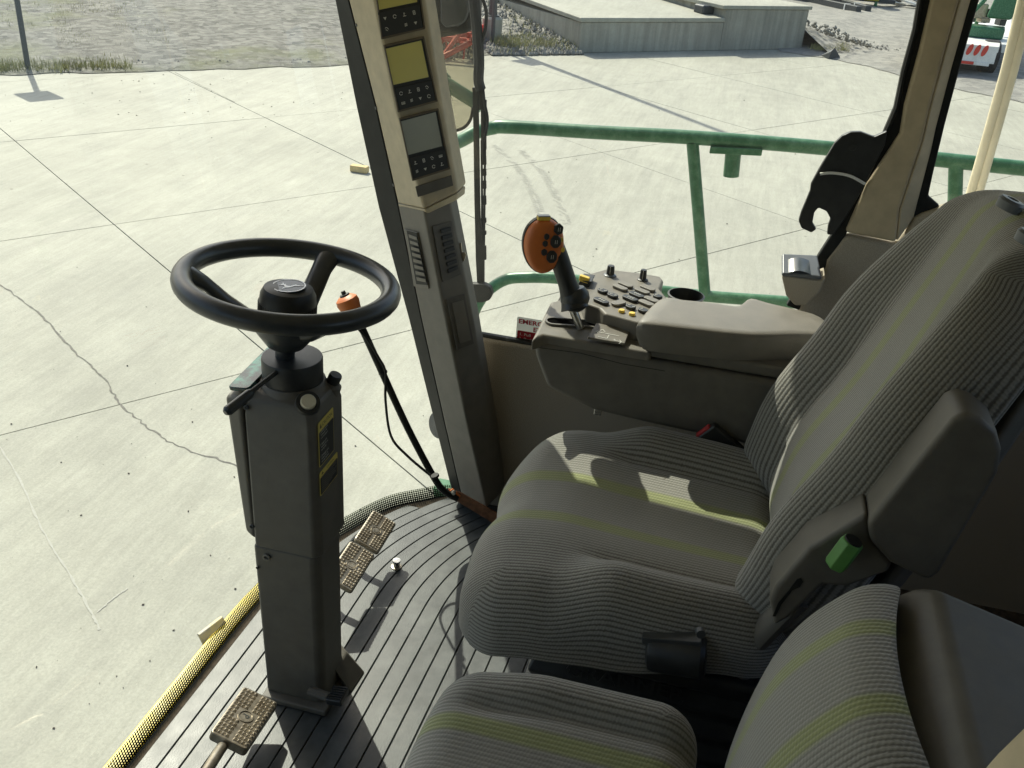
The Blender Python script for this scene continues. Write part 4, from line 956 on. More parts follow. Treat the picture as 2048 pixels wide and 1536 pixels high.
spoke(392, 548); spoke(676, 500); spoke(745, 632)
# emblem: dark disc, pale ring, leaping deer
ef = Fr(hubc+WN*0.0344, V((0.2, -1, 0)), V((1, 0.2, 0)))
em = flat('emblem', ef, circ(0.0285, 40), m_blueblk, hub, c=0.0, th=0.0008)
mb = MB()
for k in range(40):
    a, b = 2*math.pi*k/40, 2*math.pi*(k+1)/40
    mb.prism([ef.p(r*math.cos(t), r*math.sin(t), 0.001) for r, t in ((0.0255, a), (0.0277, a), (0.0277, b), (0.0255, b))], ef.n*0.0003)
mb.build('emblem_ring', m_chrome, em, smooth=0)
deer = [(-0.62, -0.05), (-0.50, 0.10), (-0.42, 0.22), (-0.50, 0.30), (-0.40, 0.27), (-0.33, 0.12), (-0.24, 0.18), (-0.22, 0.10), (-0.12, -0.06), (0.10, -0.06), (0.28, 0.10), (0.42, 0.24), (0.46, 0.14), (0.98, 0.08), (0.60, 0.02), (0.38, 0.0), (0.18, -0.24), (0.02, -0.33), (-0.10, -0.36), (-0.22, -0.56), (-0.30, -0.52), (-0.16, -0.28), (-0.28, -0.06), (-0.42, -0.02), (-0.46, -0.08), (-0.52, 0.0)]
MB().prism([ef.p(x*0.0262, y*0.0290, 0.001) for x, y in deer], ef.n*0.0004).build('leaping_deer', m_chrome, em, smooth=0)

# ================================================================== PEDALS
def pedal(name, label, far2, near2, xf, xn, th, mark, group=None, arm=None, nu=9, nv=13):
    a, b = at(*far2[0], x=xf), at(*far2[1], x=xf); d_, c_ = at(*near2[0], x=xn), at(*near2[1], x=xn)
    n = (b-a).cross(d_-a).normalized(); n = n if n.z > 0 else -n
    cen = (a+b+c_+d_)/4
    t = thing(name, label, 'pedal', V((cen.x, cen.y, 0)), group)
    uu = ((b+c_)/2-(a+d_)/2); vv = ((a+b)/2-(c_+d_)/2); fr = Fr(cen-n*0.002, uu, vv)
    if fr.n.dot(n) < 0: fr.n = -fr.n
    w_, h_ = uu.length, vv.length
    pad = MB().prism([fr.p(x, y, -th) for x, y in rrect(w_, h_, 0.008)], fr.n*th).build('pad', m_worn, t, bevel=0.003)
    tb = MB(); du, dv = w_*0.94/nu, h_*0.94/nv
    for i in range(nu):
        for j in range(nv):
            x, y = -w_*0.47+du*(i+0.5), -h_*0.47+dv*(j+0.5)
            if abs(x) < du*0.9 or (math.hypot(x, y) < w_*0.25): continue
            p = [fr.p(x-du*0.42, y-dv*0.42), fr.p(x+du*0.42, y-dv*0.42), fr.p(x+du*0.42, y+dv*0.42), fr.p(x-du*0.42, y+dv*0.42), fr.p(x, y, min(du, dv)*0.55)]
            tb.add(p, [(0,1,4),(1,2,4),(2,3,4),(3,0,4)])
    o = tb.build('tread_studs', m_worn, pad, smooth=0); o['kind'] = 'stuff'
    r = w_*0.20; rg = MB()
    for k in range(24):
        a0, a1 = 2*math.pi*k/24, 2*math.pi*(k+1)/24
        rg.prism([fr.p(q*math.cos(s_), q*math.sin(s_), 0) for q, s_ in ((r*0.82, a0), (r, a0), (r, a1), (r*0.82, a1))], fr.n*0.0015)
    rg.build('raised_ring', m_worn, pad, smooth=0)
    if mark:
        f3 = Fr(fr.o, -fr.v, fr.u); f3.n = fr.n
        text('raised_letter', mark, Fr(fr.o, -fr.v if (-fr.v).cross(fr.u).dot(fr.n) > 0 else fr.v, fr.u), -r*0.38, -r*0.45, r*1.3, m_dark, pad, c=0.0008)
    else:
        MB().lathe(fr.o, fr.n, [(r*0.7, 0.0), (r*0.62, 0.0015), (0, 0.0015)], 20).build('centre_disc', m_worn, pad)
    if arm:
        q = fr.p(0, 0, -th); MB().tube([q, q+V((arm[0], arm[1], 0))*0.5+V((0, 0, -0.02)), V((q.x+arm[0], q.y+arm[1], arm[2]))], 0.011, 10, flat=0.6).build('pedal_arm', m_black, t)
    return t
pedal('brake_pedal', 'worn ribbed brake pedal pad farther from the column', [(750, 1016), (797, 1049)], [(708, 1077), (756, 1101)], 1.79, 1.665, 0.012, None, 'twin brake pedals', (0, 0.09, 0.0))
pedal('brake_pedal', 'worn ribbed brake pedal pad half hidden by the column', [(704, 1080), (752, 1107)], [(652, 1150), (706, 1183)], 1.655, 1.515, 0.012, None, 'twin brake pedals', (0, 0.09, 0.0))
pk = pedal('parking_pedal', 'worn ribbed pedal marked P left of the column foot', [(486, 1367), (553, 1402)], [(424, 1464), (501, 1500)], 1.205, 1.07, 0.020, 'P', None, None)
pe = at(440, 1500, x=1.05)
MB().tube([at(455, 1478, x=1.10), pe, at(402, 1560, x=0.97), at(385, 1600, x=0.95)], 0.010, 12).build('pedal_rod', m_worn, pk)
b = at(793, 1134, z=0.0); t = thing('floor_button', 'bright metal push button on the rubber mat', 'floor button', b)
MB().lathe(b, up, [(0.014, 0.0), (0.013, 0.003), (0.009, 0.004)], 24).build('button_collar', m_worn, t)
MB().lathe(b, up, [(0.008, 0.003), (0.0085, 0.014), (0.010, 0.018), (0.0095, 0.021), (0.0, 0.0215)], 24).build('button_head', m_metal, t)

# ================================================================== ARMREST CONSOLE
XN, ZD = 1.735, 0.668
con = thing('armrest_console', 'grey armrest console with keypad, knobs and slot by the window', 'console', V((1.9, 0.0, 0.45)))
prof = [(1065, 682), (1070, 715), (1093, 777), (1150, 805), (1190, 824), (1300, 850), (1500, 893)]
P = [at(px, py, x=XN) for px, py in prof]
P = [V((XN, P[0].y, ZD-0.004))] + P[1:] + [V((XN, -0.42, P[-1].z-0.03)), V((XN, -0.42, ZD-0.004))]
MB().prism(P, V((0.305, 0, 0))).build('console_body', m_taupe, con, bevel=0.014, seg=3)
# front nose and deck around the lever slot
dk = [(1063, 679), (1101, 603), (1128, 596), (1175, 606), (1200, 616), (1212, 630), (1300, 652), (1296, 700), (1180, 700)]
D = [at(px, py, z=ZD+0.012) for px, py in dk]
D = [D[0], D[1], D[2], D[3], D[4], D[5], D[6], V((XN+0.006, D[6].y-0.02, ZD+0.012)), V((XN+0.006, D[0].y-0.02, ZD+0.012))]
MB().prism([p-V((0, 0, 0.030)) for p in D], V((0, 0, 0.030))).build('deck', m_taupe_lt, con, bevel=0.008, seg=3)
ZK = ZD+0.012
s0, s1 = at(1106, 645, z=ZK), at(1228, 653, z=ZK); sd = (s1-s0); fr = Fr((s0+s1)/2+V((0, 0, 0.0010)), sd, V((1, 0, 0)))
if fr.n.z < 0: fr.n = -fr.n
sw = rrect(sd.length+0.026, 0.030, 0.0149, 8); sw2 = rrect(sd.length+0.034, 0.038, 0.0189, 8)
slot = MB().prism([fr.p(a, b) for a, b in sw], fr.n*0.0012).build('lever_slot', m_void, con, smooth=0)
mb = MB(); n = len(sw)
for i in range(n):
    j = (i+1) % n; mb.prism([fr.p(*sw[i]), fr.p(*sw[j]), fr.p(*sw2[j]), fr.p(*sw2[i])], fr.n*0.004)
mb.build('slot_lip', m_taupe_lt, slot, smooth=40)
# diagram plate on the sloping edge
dp = Plane(at(1190, 652, x=1.792), at(1258, 666, x=1.792), at(1174, 680, x=1.735))
plate_ = plate('diagram_plate', dp, [(1192, 650), (1259, 664), (1249, 692), (1174, 679)], m_taupe_lt, con, 0.0, 0.006, 0.002)
mb = MB()
for a, b in (((1192, 663), (1238, 672)), ((1196, 673), (1214, 677)), ((1214, 677), (1218, 670)), ((1226, 680), (1243, 684)), ((1192, 663), (1197, 660)), ((1192, 663), (1196, 666)), ((1243, 684), (1239, 680)), ((1243, 684), (1238, 687)), ((1200, 661), (1206, 659)), ((1206, 659), (1210, 664)), ((1228, 678), (1232, 682))):
    p, q = dp.at(*a, 0.0066), dp.at(*b, 0.0066); e = (q-p).normalized(); s_ = dp.n.cross(e)*0.0007; mb.prism([p-s_, q-s_, q+s_, p+s_], dp.n*0.0002)
mb.build('diagram_print', m_icon, plate_, smooth=0)
# keypad panel
ZP = 0.722
kp = [(1158, 555), (1180, 546), (1212, 537), (1279, 545), (1321, 552), (1327, 560), (1320, 577), (1336, 596), (1320, 640), (1277, 645), (1209, 627), (1199, 616), (1172, 607)]
K = [at(px, py, z=ZP) for px, py in kp]
panel = MB().prism([p-V((0, 0, 0.05)) for p in K], V((0, 0, 0.05))).build('keypad', m_taupe_lt, con, bevel=0.006, seg=3)
kfu = (at(1284, 583, z=ZP)-at(1260, 573, z=ZP)).normalized(); 
def key(name, px, py, l, w_, m, h=0.006, turn=0, par=panel):
    l *= 1.28; w_ *= 1.22
    c = at(px, py+2, z=ZP+0.0004); u_ = V((kfu.x*math.cos(turn)-kfu.y*math.sin(turn), kfu.x*math.sin(turn)+kfu.y*math.cos(turn), 0)); f_ = Fr(c, u_, V((-u_.y, u_.x, 0)))
    o = MB().prism([f_.p(a, b) for a, b in rrect(l, w_, w_*0.46, 6)], V((0, 0, h))).build(name, m, par, bevel=0.0018, seg=2)
    return o, f_
for px, py in ((1251, 570), (1240, 576), (1295, 577), (1284, 583), (1302, 600), (1292, 607)): key('blank_key', px, py, 0.030, 0.014, m_leather)
key('blank_key', 1237, 607, 0.027, 0.017, m_leather, turn=1.45)
def marks(f_, n, h, par):
    mb = MB()
    for k in range(n):
        a = -0.006+0.010*k/(max(1, n-1))*1.2
        mb.prism([f_.p(a, -0.003, h+0.0002), f_.p(a+0.0016, -0.003, h+0.0002), f_.p(a+0.003, 0.003, h+0.0002), f_.p(a+0.0012, 0.003, h+0.0002)], f_.n*0.0003 if f_.n.z > 0 else -f_.n*0.0003)
        mb.prism([f_.p(a-0.001, -0.0005, h+0.0002), f_.p(a+0.003, -0.0005, h+0.0002), f_.p(a+0.003, 0.001, h+0.0002), f_.p(a-0.001, 0.001, h+0.0002)], f_.n*0.0003)
    mb.build('key_print', m_icon, par, smooth=0)
for px, py, l, nm in ((1205, 583, 0.019, 2), (1225, 592, 0.020, 2), (1261, 615, 0.018, 2), (1286, 622, 0.018, 1), (1315, 594, 0.016, 1), (1202, 603, 0.030, 3), (1273, 591, 0.030, 3), (1260, 598, 0.030, 3)):
    o, f_ = key('dark_key', px, py, l, 0.014, m_black, 0.0065); marks(f_, nm, 0.0065, o)
for px, py in ((1243, 624), (1264, 630)):
    c = at(px, py, z=ZP+0.0004); MB().lathe(c, up, [(0.0068, 0), (0.0068, 0.004), (0.0058, 0.0055), (0, 0.0057)], 20).build('yellow_key', m_yellowp, panel)
for px, py, r, h in ((1220, 551, 0.0088, 0.024), (1285, 560, 0.0075, 0.025)):
    c = at(px, py, z=ZP); kb_ = MB().lathe(c, up, [(r*1.65, 0), (r*1.6, 0.002), (r*1.1, 0.004)], 24).build('knob_skirt', m_silver if r > 0.008 else m_black, panel)
    MB().lathe(c, up, [(r*1.05, 0.003), (r, h*0.6), (r*0.92, h-0.002), (r*0.8, h), (0, h)], 20).build('knob', m_black, kb_)
    MB().obox(c+V((-r*0.96, 0, h*0.55)), V((0.0006, 0, 0)), V((0, 0.0006, 0)), V((0, 0, h*0.4))).build('pointer_line', m_icon, kb_)
rk_ = at(1171, 566, z=ZP)
o = MB().obox(rk_+V((0.0, 0, 0.004)), V((0.022, 0, 0)), V((0, 0.013, 0)), V((0, -0.004, 0.010))).build('rocker_base', m_black, panel, bevel=0.002)
MB().obox(at(1169, 558, z=ZP+0.014), V((0.008, 0, -0.001)), V((0, 0.011, 0.002)), V((0.002, 0, 0.006))).build('yellow_rocker', m_yellowp, o, bevel=0.002)
# cup recess behind the keypad and padded armrest
c = at(1372, 592, z=0.70)
MB().lathe(c+V((0, 0, -0.06)), up, [(0.036, 0), (0.040, 0.06), (0.042, 0.063), (0.038, 0.064), (0.034, 0.01), (0, 0.01)], 30).build('cup_holder', m_black, con)
ar = [(1277, 636), (1318, 595), (1360, 598), (1420, 604), (1469, 611), (1485, 607), (1504, 595), (1543, 605), (1634, 627), (1660, 645), (1680, 668), (1600, 668), (1507, 669), (1402, 659), (1286, 645)]
A = [at(px, py, z=0.752) for px, py in ar]
A = spline(A + [A[0]], 3)[:-1]
Ad = [V((p.x, p.y, 0.752)) for p in A]
def shrink(L, k, z):
    c = sum(L, V((0, 0, 0)))/len(L); return [V((c.x+(p.x-c.x)*k, c.y+(p.y-c.y)*k, z)) for p in L]
MB().loft([shrink(Ad, 0.90, 0.688), shrink(Ad, 0.95, 0.700), shrink(Ad, 0.995, 0.722), shrink(Ad, 1.0, 0.736), shrink(Ad, 0.985, 0.747), shrink(Ad, 0.94, 0.7515), shrink(Ad, 0.80, 0.7525), shrink(Ad, 0.4, 0.7530)]).build('armrest_pad', m_leather, con, smooth=60)
MB().box((XN+0.012, -0.40, ZD-0.003), (XN+0.17, A[0].y-0.02, 0.692)).build('armrest_base', m_taupe, con, bevel=0.008)
for a, b in (((1068, 694), (1160, 706)), ((1160, 706), (1246, 728)), ((1246, 728), (1330, 742))):
    p, q = at(*a, x=XN-0.0004), at(*b, x=XN-0.0004); e = (q-p).normalized(); s_ = V((0, -e.z, e.y))*0.0004
    MB().prism([p-s_, q-s_, q+s_, p+s_], V((-0.0003, 0, 0))).build('seam', m_void, con, smooth=0)
MB().obox(at(1296, 676, x=XN), V((0.004, 0, 0)), V((0, 0.004, -0.003)), V((0, 0.006, 0.010))).build('hinge_pin', m_black, con, bevel=0.002)
MB().obox(at(1196, 822, x=XN+0.03), V((0.006, 0, 0)), V((0, 0.008, 0)), V((0, 0, 0.008))).build('under_clip', m_metal, con, bevel=0.002)

# ---- the drive lever standing in the slot
js = thing('drive_lever', 'orange and black drive lever with thumb keys on the console', 'control lever', at(1160, 655, z=ZK))
jb = at(1161, 657, z=ZK); jt = at(1143, 612, x=jb.x+0.006)
MB().tube([jb, jt], 0.0085, 16).build('lever_rod', m_metal, js)
xJ = jb.x+0.012
bo = [at(1150, 618, x=xJ-0.006), at(1146, 600, x=xJ), at(1138, 575, x=xJ), at(1128, 545, x=xJ), at(1118, 515, x=xJ), at(1108, 490, x=xJ)]
MB().tube(spline(bo, 5), [0.012+0.0*k for k in range(26)], 16).build('handle_core', m_black, js) if False else None
hs = spline(bo, 6); n = len(hs)
MB().tube(hs, [0.030*(1-(k/(n-1))*2.2)+0.0198*min(1, (k/(n-1))*2.2) if k/(n-1) < 0.45 else 0.0198 for k in range(n)], 20).build('handle', m_black, js, smooth=60)
bc = at(1150, 598, x=xJ+0.004)
MB().lathe(bc, V((0.1, 0.25, 1)), [(0.012, -0.026), (0.024, -0.018), (0.031, -0.002), (0.030, 0.012), (0.022, 0.024), (0.0, 0.030)], 28).build('boot', m_wheel, js)
hf = Fr(at(1090, 492, x=xJ-0.012), V((0.42, -0.9, 0.02)), at(1082, 437, x=xJ)-at(1096, 545, x=xJ))
egg = []
for k in range(40):
    a = 2*math.pi*k/40; x, y = math.cos(a), math.sin(a)
    egg.append((0.0415*x*(1+0.10*y)*(1.0 if x < 0 else 0.97)-0.002, 0.057*y))
def ringe(k, c): return [hf.p(a*k, b*k, c) for a, b in egg]
headk = MB().loft([ringe(0.6, -0.034), ringe(0.95, -0.030), ringe(1.05, -0.014), ringe(1.03, -0.004)]).build('head_back', m_black, js, smooth=50)
headc = MB().loft([ringe(1.0, -0.0035), ringe(0.985, 0.004), ringe(0.93, 0.012), ringe(0.80, 0.0175), ringe(0.5, 0.0195), ringe(0.2, 0.02)]).build('orange_head', m_orange, js, smooth=60)
HP = Plane(hf.p(0, 0, 0.0185), hf.p(1, 0, 0.0185), hf.p(0, 1, 0.0185))
def thumb(px, py, r, rot, sides, m=m_black, tall=0.006):
    c = HP.at(px, py); f_ = Fr(c, hf.u, hf.v)
    if f_.n.dot(CO-c) < 0: f_.n = -f_.n
    pts = [(r*math.cos(rot+2*math.pi*k/sides)*1.0, r*math.sin(rot+2*math.pi*k/sides)*1.18) for k in range(sides)]
    o = MB().prism([f_.p(a, b, -0.004) for a, b in pts], f_.n*(tall+0.003)).build('thumb_key', m, headc, bevel=0.0022, seg=2)
    return o, f_
for px, py, r in ((1093, 473, 0.0062), (1090, 487, 0.0062), (1088, 504, 0.0068)): thumb(px, py, r, 0.5, 6)
for px, py, r, sd_ in ((1117, 458, 0.0105, 6), (1111, 483, 0.0118, 8), (1103, 513, 0.0118, 8)):
    o, f_ = thumb(px, py, r, 0.4, sd_)
    mb = MB()
    for k in (-1, 1): mb.prism([f_.p(k*0.002-0.0005, -0.004, 0.0054), f_.p(k*0.002+0.0005, -0.004, 0.0054), f_.p(k*0.002+0.0012, 0.004, 0.0054), f_.p(k*0.002+0.0002, 0.004, 0.0054)], f_.n*0.0003)
    mb.build('key_print', m_icon, o, smooth=0)
for px, py in ((1123, 480), (1126, 500)): thumb(px, py, 0.0045, 0, 12, m_yellowp, 0.001)
MB().obox(hf.p(-0.006, 0.058, 0.002), hf.u*0.013, hf.v*0.004, hf.n*0.009).build('top_key', m_yellowp, headc, bevel=0.002)
MB().obox(hf.p(-0.006, 0.0627, 0.002), hf.u*0.0125, hf.v*0.001, hf.n*0.0085).build('top_key_cap', m_silver, headc, bevel=0.001)

# ================================================================== SEATS
def sst(a, b, x):
    t = max(0.0, min(1.0, (x-a)/(b-a))); return t*t*(3-2*t)
def pillow(name, W_, L_2, Rr, side, under, deform, mtx, parent, nu=64, nv=64, m=None):
    ea, eb = W_+Rr*math.pi/2+side+under, L_2+Rr*math.pi/2+side+under
    rows, uvs = [], []
    for i in range(nu+1):
        r1, r2 = [], []
        for j in range(nv+1):
            a, b = -ea+2*ea*i/nu, -eb+2*eb*j/nv
            ix, iy = max(-W_, min(W_, a)), max(-L_2, min(L_2, b)); dx, dy = a-ix, b-iy; d = math.hypot(dx, dy)
            if d > 0:
                e = (dx/d, dy/d); dd = max(abs(dx), abs(dy))*(1.0 if dx*dy == 0 else 1.0)
                q = Rr*math.pi/2
                if dd < q: off, z = Rr*math.sin(dd/Rr), -Rr*(1-math.cos(dd/Rr))
                elif dd < q+side: off, z = Rr, -Rr-(dd-q)
                else: off, z = Rr-(dd-q-side), -Rr-side
                p = V((ix+e[0]*off, iy+e[1]*off, z))
            else: p = V((ix, iy, 0))
            r1.append(mtx @ deform(p)); r2.append((a, b))
        rows.append(r1); uvs.append(r2)
    return MB().grid(rows, uvs).build(name, m or m_fabric, parent, smooth=70)
def basis(o, X, Y, Z): return Matrix(((X.x, Y.x, Z.x, o.x), (X.y, Y.y, Z.y, o.y), (X.z, Y.z, Z.z, o.z), (0, 0, 0, 1)))
SX = 1.46
seat = thing('operator_seat', 'driver seat in ribbed grey cloth with green stripes by the console', 'seat', V((SX, 0.05, 0)))
def dcush(p):
    x, y, z = p
    front = sst(-0.02, 0.18, y)
    bol = sst(0.13, 0.24, abs(x))*(1-sst(0.0, 0.12, y))
    z2 = z + 0.044*bol*(0.3+0.7*sst(-0.13, -0.05, z)) + 0.05*(1-sst(-0.2, 0.02, y))*(1-sst(-0.135, -0.04, z)) - 0.014*math.exp(-(x/0.10)**2)*(1-0.4*front) + (y-0.05)*0.05
    z2 -= 0.030*sst(0.10, 0.30, y)*1.0
    y2 = y - 0.018*math.exp(-((x-0.0)/0.055)**2)*sst(0.12, 0.27, y) - 0.05*(x/0.30)**2*sst(0.1, 0.27, y)*(1 if x > 0 else 0.55)
    x2 = x*(1 - 0.05*sst(-0.05, -0.28, y) + 0.02*sst(0.0, 0.2, y))
    # crease between thigh bolster and cushion
    cr = math.exp(-((abs(x)-0.165)/0.016)**2)*(1-sst(0.02, 0.10, y))*sst(-0.07, -0.03, z)
    z2 -= 0.014*cr
    return V((x2, y2, z2))
pillow('cushion', 0.215, 0.20, 0.085, 0.045, 0.03, dcush, basis(V((SX, 0.055, 0.497)), V((1, 0, 0)), V((0, 1, 0)), V((0, 0, 1))), seat, 90, 90)
th_ = math.radians(18); Yb = V((0, -math.sin(th_), math.cos(th_))); Zb = V((0, math.cos(th_), math.sin(th_))); Xb = Yb.cross(Zb)
def dback(p):
    x, y, z = p
    low = 1-sst(0.02, 0.34, y)
    bol = sst(0.135, 0.24, abs(x))*(0.25+0.75*low)
    z2 = z + 0.060*bol*(0.5+0.5*sst(-0.12, -0.07, z)) - 0.003*math.exp(-(x/0.09)**2) + 0.018*math.exp(-((y+0.18)/0.12)**2)*sst(-0.06, -0.01, z)
    cr = math.exp(-((abs(x)-0.158)/0.015)**2)*(1-sst(-0.10, 0.10, y))*sst(-0.07, -0.03, z)
    z2 -= 0.010*cr
    x2 = x*(1 - 0.30*sst(0.0, 0.40, y) - 0.10*sst(-0.22, -0.36, y))
    y2 = y - 0.05*(x/0.26)**2*sst(0.2, 0.36, y)
    return V((x2, y2, z2))
BO = V((SX+0.015, -0.276, 0.812))
pillow('backrest', 0.215, 0.295, 0.075, 0.035, 0.04, dback, basis(BO, Xb, Yb, Zb), seat, 90, 110)
# moulded shell behind the backrest
rings = []
for y, k in ((-0.36, 0.24), (-0.2, 0.27), (0.05, 0.26), (0.25, 0.21), (0.345, 0.16)):
    c = BO + Yb*y - Zb*0.105; rings.append([c+Xb*k, c+Xb*(k*0.85)-Zb*0.045, c-Xb*(k*0.85)-Zb*0.045, c-Xb*k])
MB().loft(rings).build('back_shell', m_taupe, seat, bevel=0.02, seg=3)
for px, py in ((2022, 408), (2062, 476)):
    c = at(px, py, x=1.44 if py < 450 else 1.30)
    MB().lathe(c+V((0, 0, 0.003)), V((0, -0.3, 1)), [(0.017, -0.012), (0.019, 0.0), (0.016, 0.004), (0.009, 0.0045), (0.008, 0.002), (0, 0.002)], 28).build('headrest_socket', m_silver, seat)
# folded-up left armrest with its bracket, slot and green knob
xa = 1.125
pad = [(1735, 1046), (1905, 838), (1932, 826), (1962, 838), (1995, 866), (2005, 905), (1997, 950), (1880, 1148), (1858, 1165), (1780, 1128), (1740, 1085)]
Pn = [at(px, py, x=xa) for px, py in pad]
MB().prism(Pn, V((0.078, 0, 0))).build('folded_armrest', m_taupe, seat, bevel=0.009, seg=3)
brk = [(1549, 1176), (1617, 1097), (1735, 1026), (1745, 1080), (1786, 1128), (1778, 1146), (1696, 1176), (1646, 1172), (1580, 1236), (1548, 1256), (1539, 1205)]
Pn = [at(px, py, x=xa+0.012) for px, py in brk]
br_ = MB().prism(Pn, V((0.075, 0, 0))).build('armrest_bracket', m_taupe, seat, bevel=0.010, seg=3)
BPl = Plane(V((xa+0.012, 0, 0)), V((xa+0.012, 1, 0)), V((xa+0.012, 0, 1)))
MB().prism(quad(BPl, [(1545, 1232), (1556, 1206), (1576, 1182), (1594, 1158), (1602, 1155), (1606, 1163), (1600, 1173), (1585, 1180), (1563, 1208), (1551, 1232)], 0.0006), BPl.n*0.001).build('slot', m_seal, br_, smooth=0)
ka = at(1662, 1135, x=xa+0.010); kb2 = at(1712, 1098, x=xa-0.022); axk = (at(1706, 1082, x=xa-0.005)-at(1664, 1138, x=xa-0.005)).normalized()
gk0 = at(1669, 1132, x=xa-0.012)
MB().lathe(gk0, axk, [(0.014, 0), (0.0165, 0.006), (0.0165, 0.044), (0.015, 0.048), (0, 0.048)], 6).build('recline_knob', m_greenk, seat, bevel=0.002)
MB().lathe(gk0+axk*0.0481, axk, [(0.0125, 0), (0.012, 0.002), (0, 0.002)], 16).build('knob_end', m_seal, seat)
MB().tube(spline([at(1600, 1190, x=1.20), at(1540, 1250, x=1.20), at(1500, 1300, x=1.22), at(1480, 1360, x=1.26)], 5), 0.026, 12, flat=0.7).build('bracket_arm', m_taupe, seat)
# suspension: pan, bellows, base with moulded maker's lettering, adjuster motor
MB().box((SX-0.26, -0.20, 0.335), (SX+0.26, 0.24, 0.375)).build('seat_pan', m_black, seat, bevel=0.015)
rings = []
for k in range(9):
    z = 0.10+0.235*k/8; q = 0.205 if k % 2 else 0.19
    rings.append([V((SX-q, -0.19, z)), V((SX+q, -0.19, z)), V((SX+q, 0.19+0.01*(k % 2), z)), V((SX-q, 0.19+0.01*(k % 2), z))])
MB().loft(rings).build('bellows', m_black, seat, bevel=0.006)
base_s = MB().box((SX-0.24, -0.24, 0.0), (SX+0.24, 0.225, 0.105)).build('base_box', m_dark, seat, bevel=0.02)
lf2 = Fr(V((SX-0.206, 0.13, 0.26)), V((0, -1, 0)), V((0, 0, 1)))
text('moulded_lettering', 'GRAMMER', lf2, 0.0, 0.0, 0.045, m_black, seat, c=0.001, depth=0.001)
mc = at(1352, 1308, x=1.17)
mo = MB().lathe(mc+V((0, 0.045, 0)), V((-0.05, -1, 0.14)), [(0.026, 0), (0.034, 0.004), (0.036, 0.012), (0.036, 0.085), (0.030, 0.092), (0, 0.093)], 24).build('adjuster_motor', m_black, seat)
MB().obox(at(1345, 1270, x=1.17), V((0.02, 0, 0)), V((0, 0.045, -0.008)), V((0, 0.001, 0.007))).build('motor_bracket', m_metal if False else m_dark, mo, bevel=0.002)
MB().lathe(at(1400, 1262, x=1.15), V((-1, -0.2, 0.2)), [(0.008, 0), (0.007, 0.010), (0.003, 0.0105)], 14).build('motor_cap', m_dark, mo)
# seat belt buckle beside the cushion
bk0, bk1 = at(1410, 860, x=1.715), at(1490, 928, x=1.735)
bu = thing('belt_buckle', 'black seat belt buckle with red button beside the cushion', 'seat belt buckle', bk1)
d = (bk0-bk1).normalized(); s_ = d.cross(V((1, 0, 0))).normalized()
MB().obox((bk0+bk1)/2, d*((bk0-bk1).length/2), s_*0.026, V((0.011, 0, 0))).build('buckle_body', m_black, bu, bevel=0.006)
MB().obox(bk0+d*0.001+s_*0.004, d*0.003, s_*0.017, V((0.007, 0, 0))).build('release_button', mat('red_plastic', (0.5, 0.05, 0.05), 0.4), bu, bevel=0.001)
MB().tube([bk1, bk1-d*0.10], 0.012, 8, flat=0.4).build('buckle_stalk', m_seal, bu)

# ---- passenger seat in front of the camera
bx_ = 0.865
bs = thing('passenger_seat', 'smaller passenger seat in the same striped cloth nearest the camera', 'seat', V((bx_, 0.0, 0)))
def dcb(p):
    x, y, z = p
    z2 = z - 0.004*sst(0.08, 0.24, y) + 0.022*sst(0.07, 0.17, abs(x))*(1-sst(0.02, 0.16, y)) - 0.010*math.exp(-(x/0.07)**2)
    cr = math.exp(-((abs(x)-0.115+0.10*max(0, y))/0.016)**2)*(1-sst(0.08, 0.2, y))*sst(-0.06, -0.02, z)
    z2 -= 0.016*cr
    y2 = y - 0.022*(abs(x)/0.2)**2*sst(0.04, 0.2, y)
    return V((x, y2, z2))
pillow('cushion', 0.135, 0.135, 0.065, 0.03, 0.02, dcb, basis(V((bx_, 0.10, 0.452)), V((1, 0, 0)), V((0, 1, 0)), V((0, 0, 1))), bs, 70, 70)
tb = math.radians(12); Y2 = V((0, -math.sin(tb), math.cos(tb))); Z2 = V((0, math.cos(tb), math.sin(tb))); X2 = Y2.cross(Z2)
def dbb(p):
    x, y, z = p
    z2 = z - 0.075*(y/0.22)**2*(1 if y > 0 else 0.3) - 0.03*(x/0.2)**2
    return V((x*(1-0.10*sst(0.05, 0.25, y)), y, z2))
BB = V((bx_+0.01, -0.150, 0.595))
pillow('backrest', 0.150, 0.155, 0.035, 0.0, 0.02, dbb, basis(BB, X2, Y2, Z2), bs, 70, 80)
rings = []
for y, k, dd in ((-0.19, 0.165, 0.16), (-0.05, 0.178, 0.20), (0.10, 0.178, 0.21), (0.185, 0.170, 0.20), (0.205, 0.155, 0.17)):
    c = BB + Y2*y - Z2*(0.052+0.09*max(0, y/0.2)**2); rings.append([c+X2*k, c+X2*(k*0.94)-Z2*dd*0.7, c+X2*(k*0.7)-Z2*dd, c-X2*(k*0.7)-Z2*dd, c-X2*(k*0.94)-Z2*dd*0.7, c-X2*k])
MB().loft(rings).build('back_shell', m_taupe, bs, bevel=0.022, seg=4)
MB().box((bx_-0.13, -0.10, 0.30), (bx_+0.13, 0.20, 0.352)).build('seat_pan', m_black, bs, bevel=0.01)
MB().box((bx_-0.11, -0.12, 0.0), (bx_+0.11, 0.12, 0.302)).build('pedestal', m_black, bs, bevel=0.02)

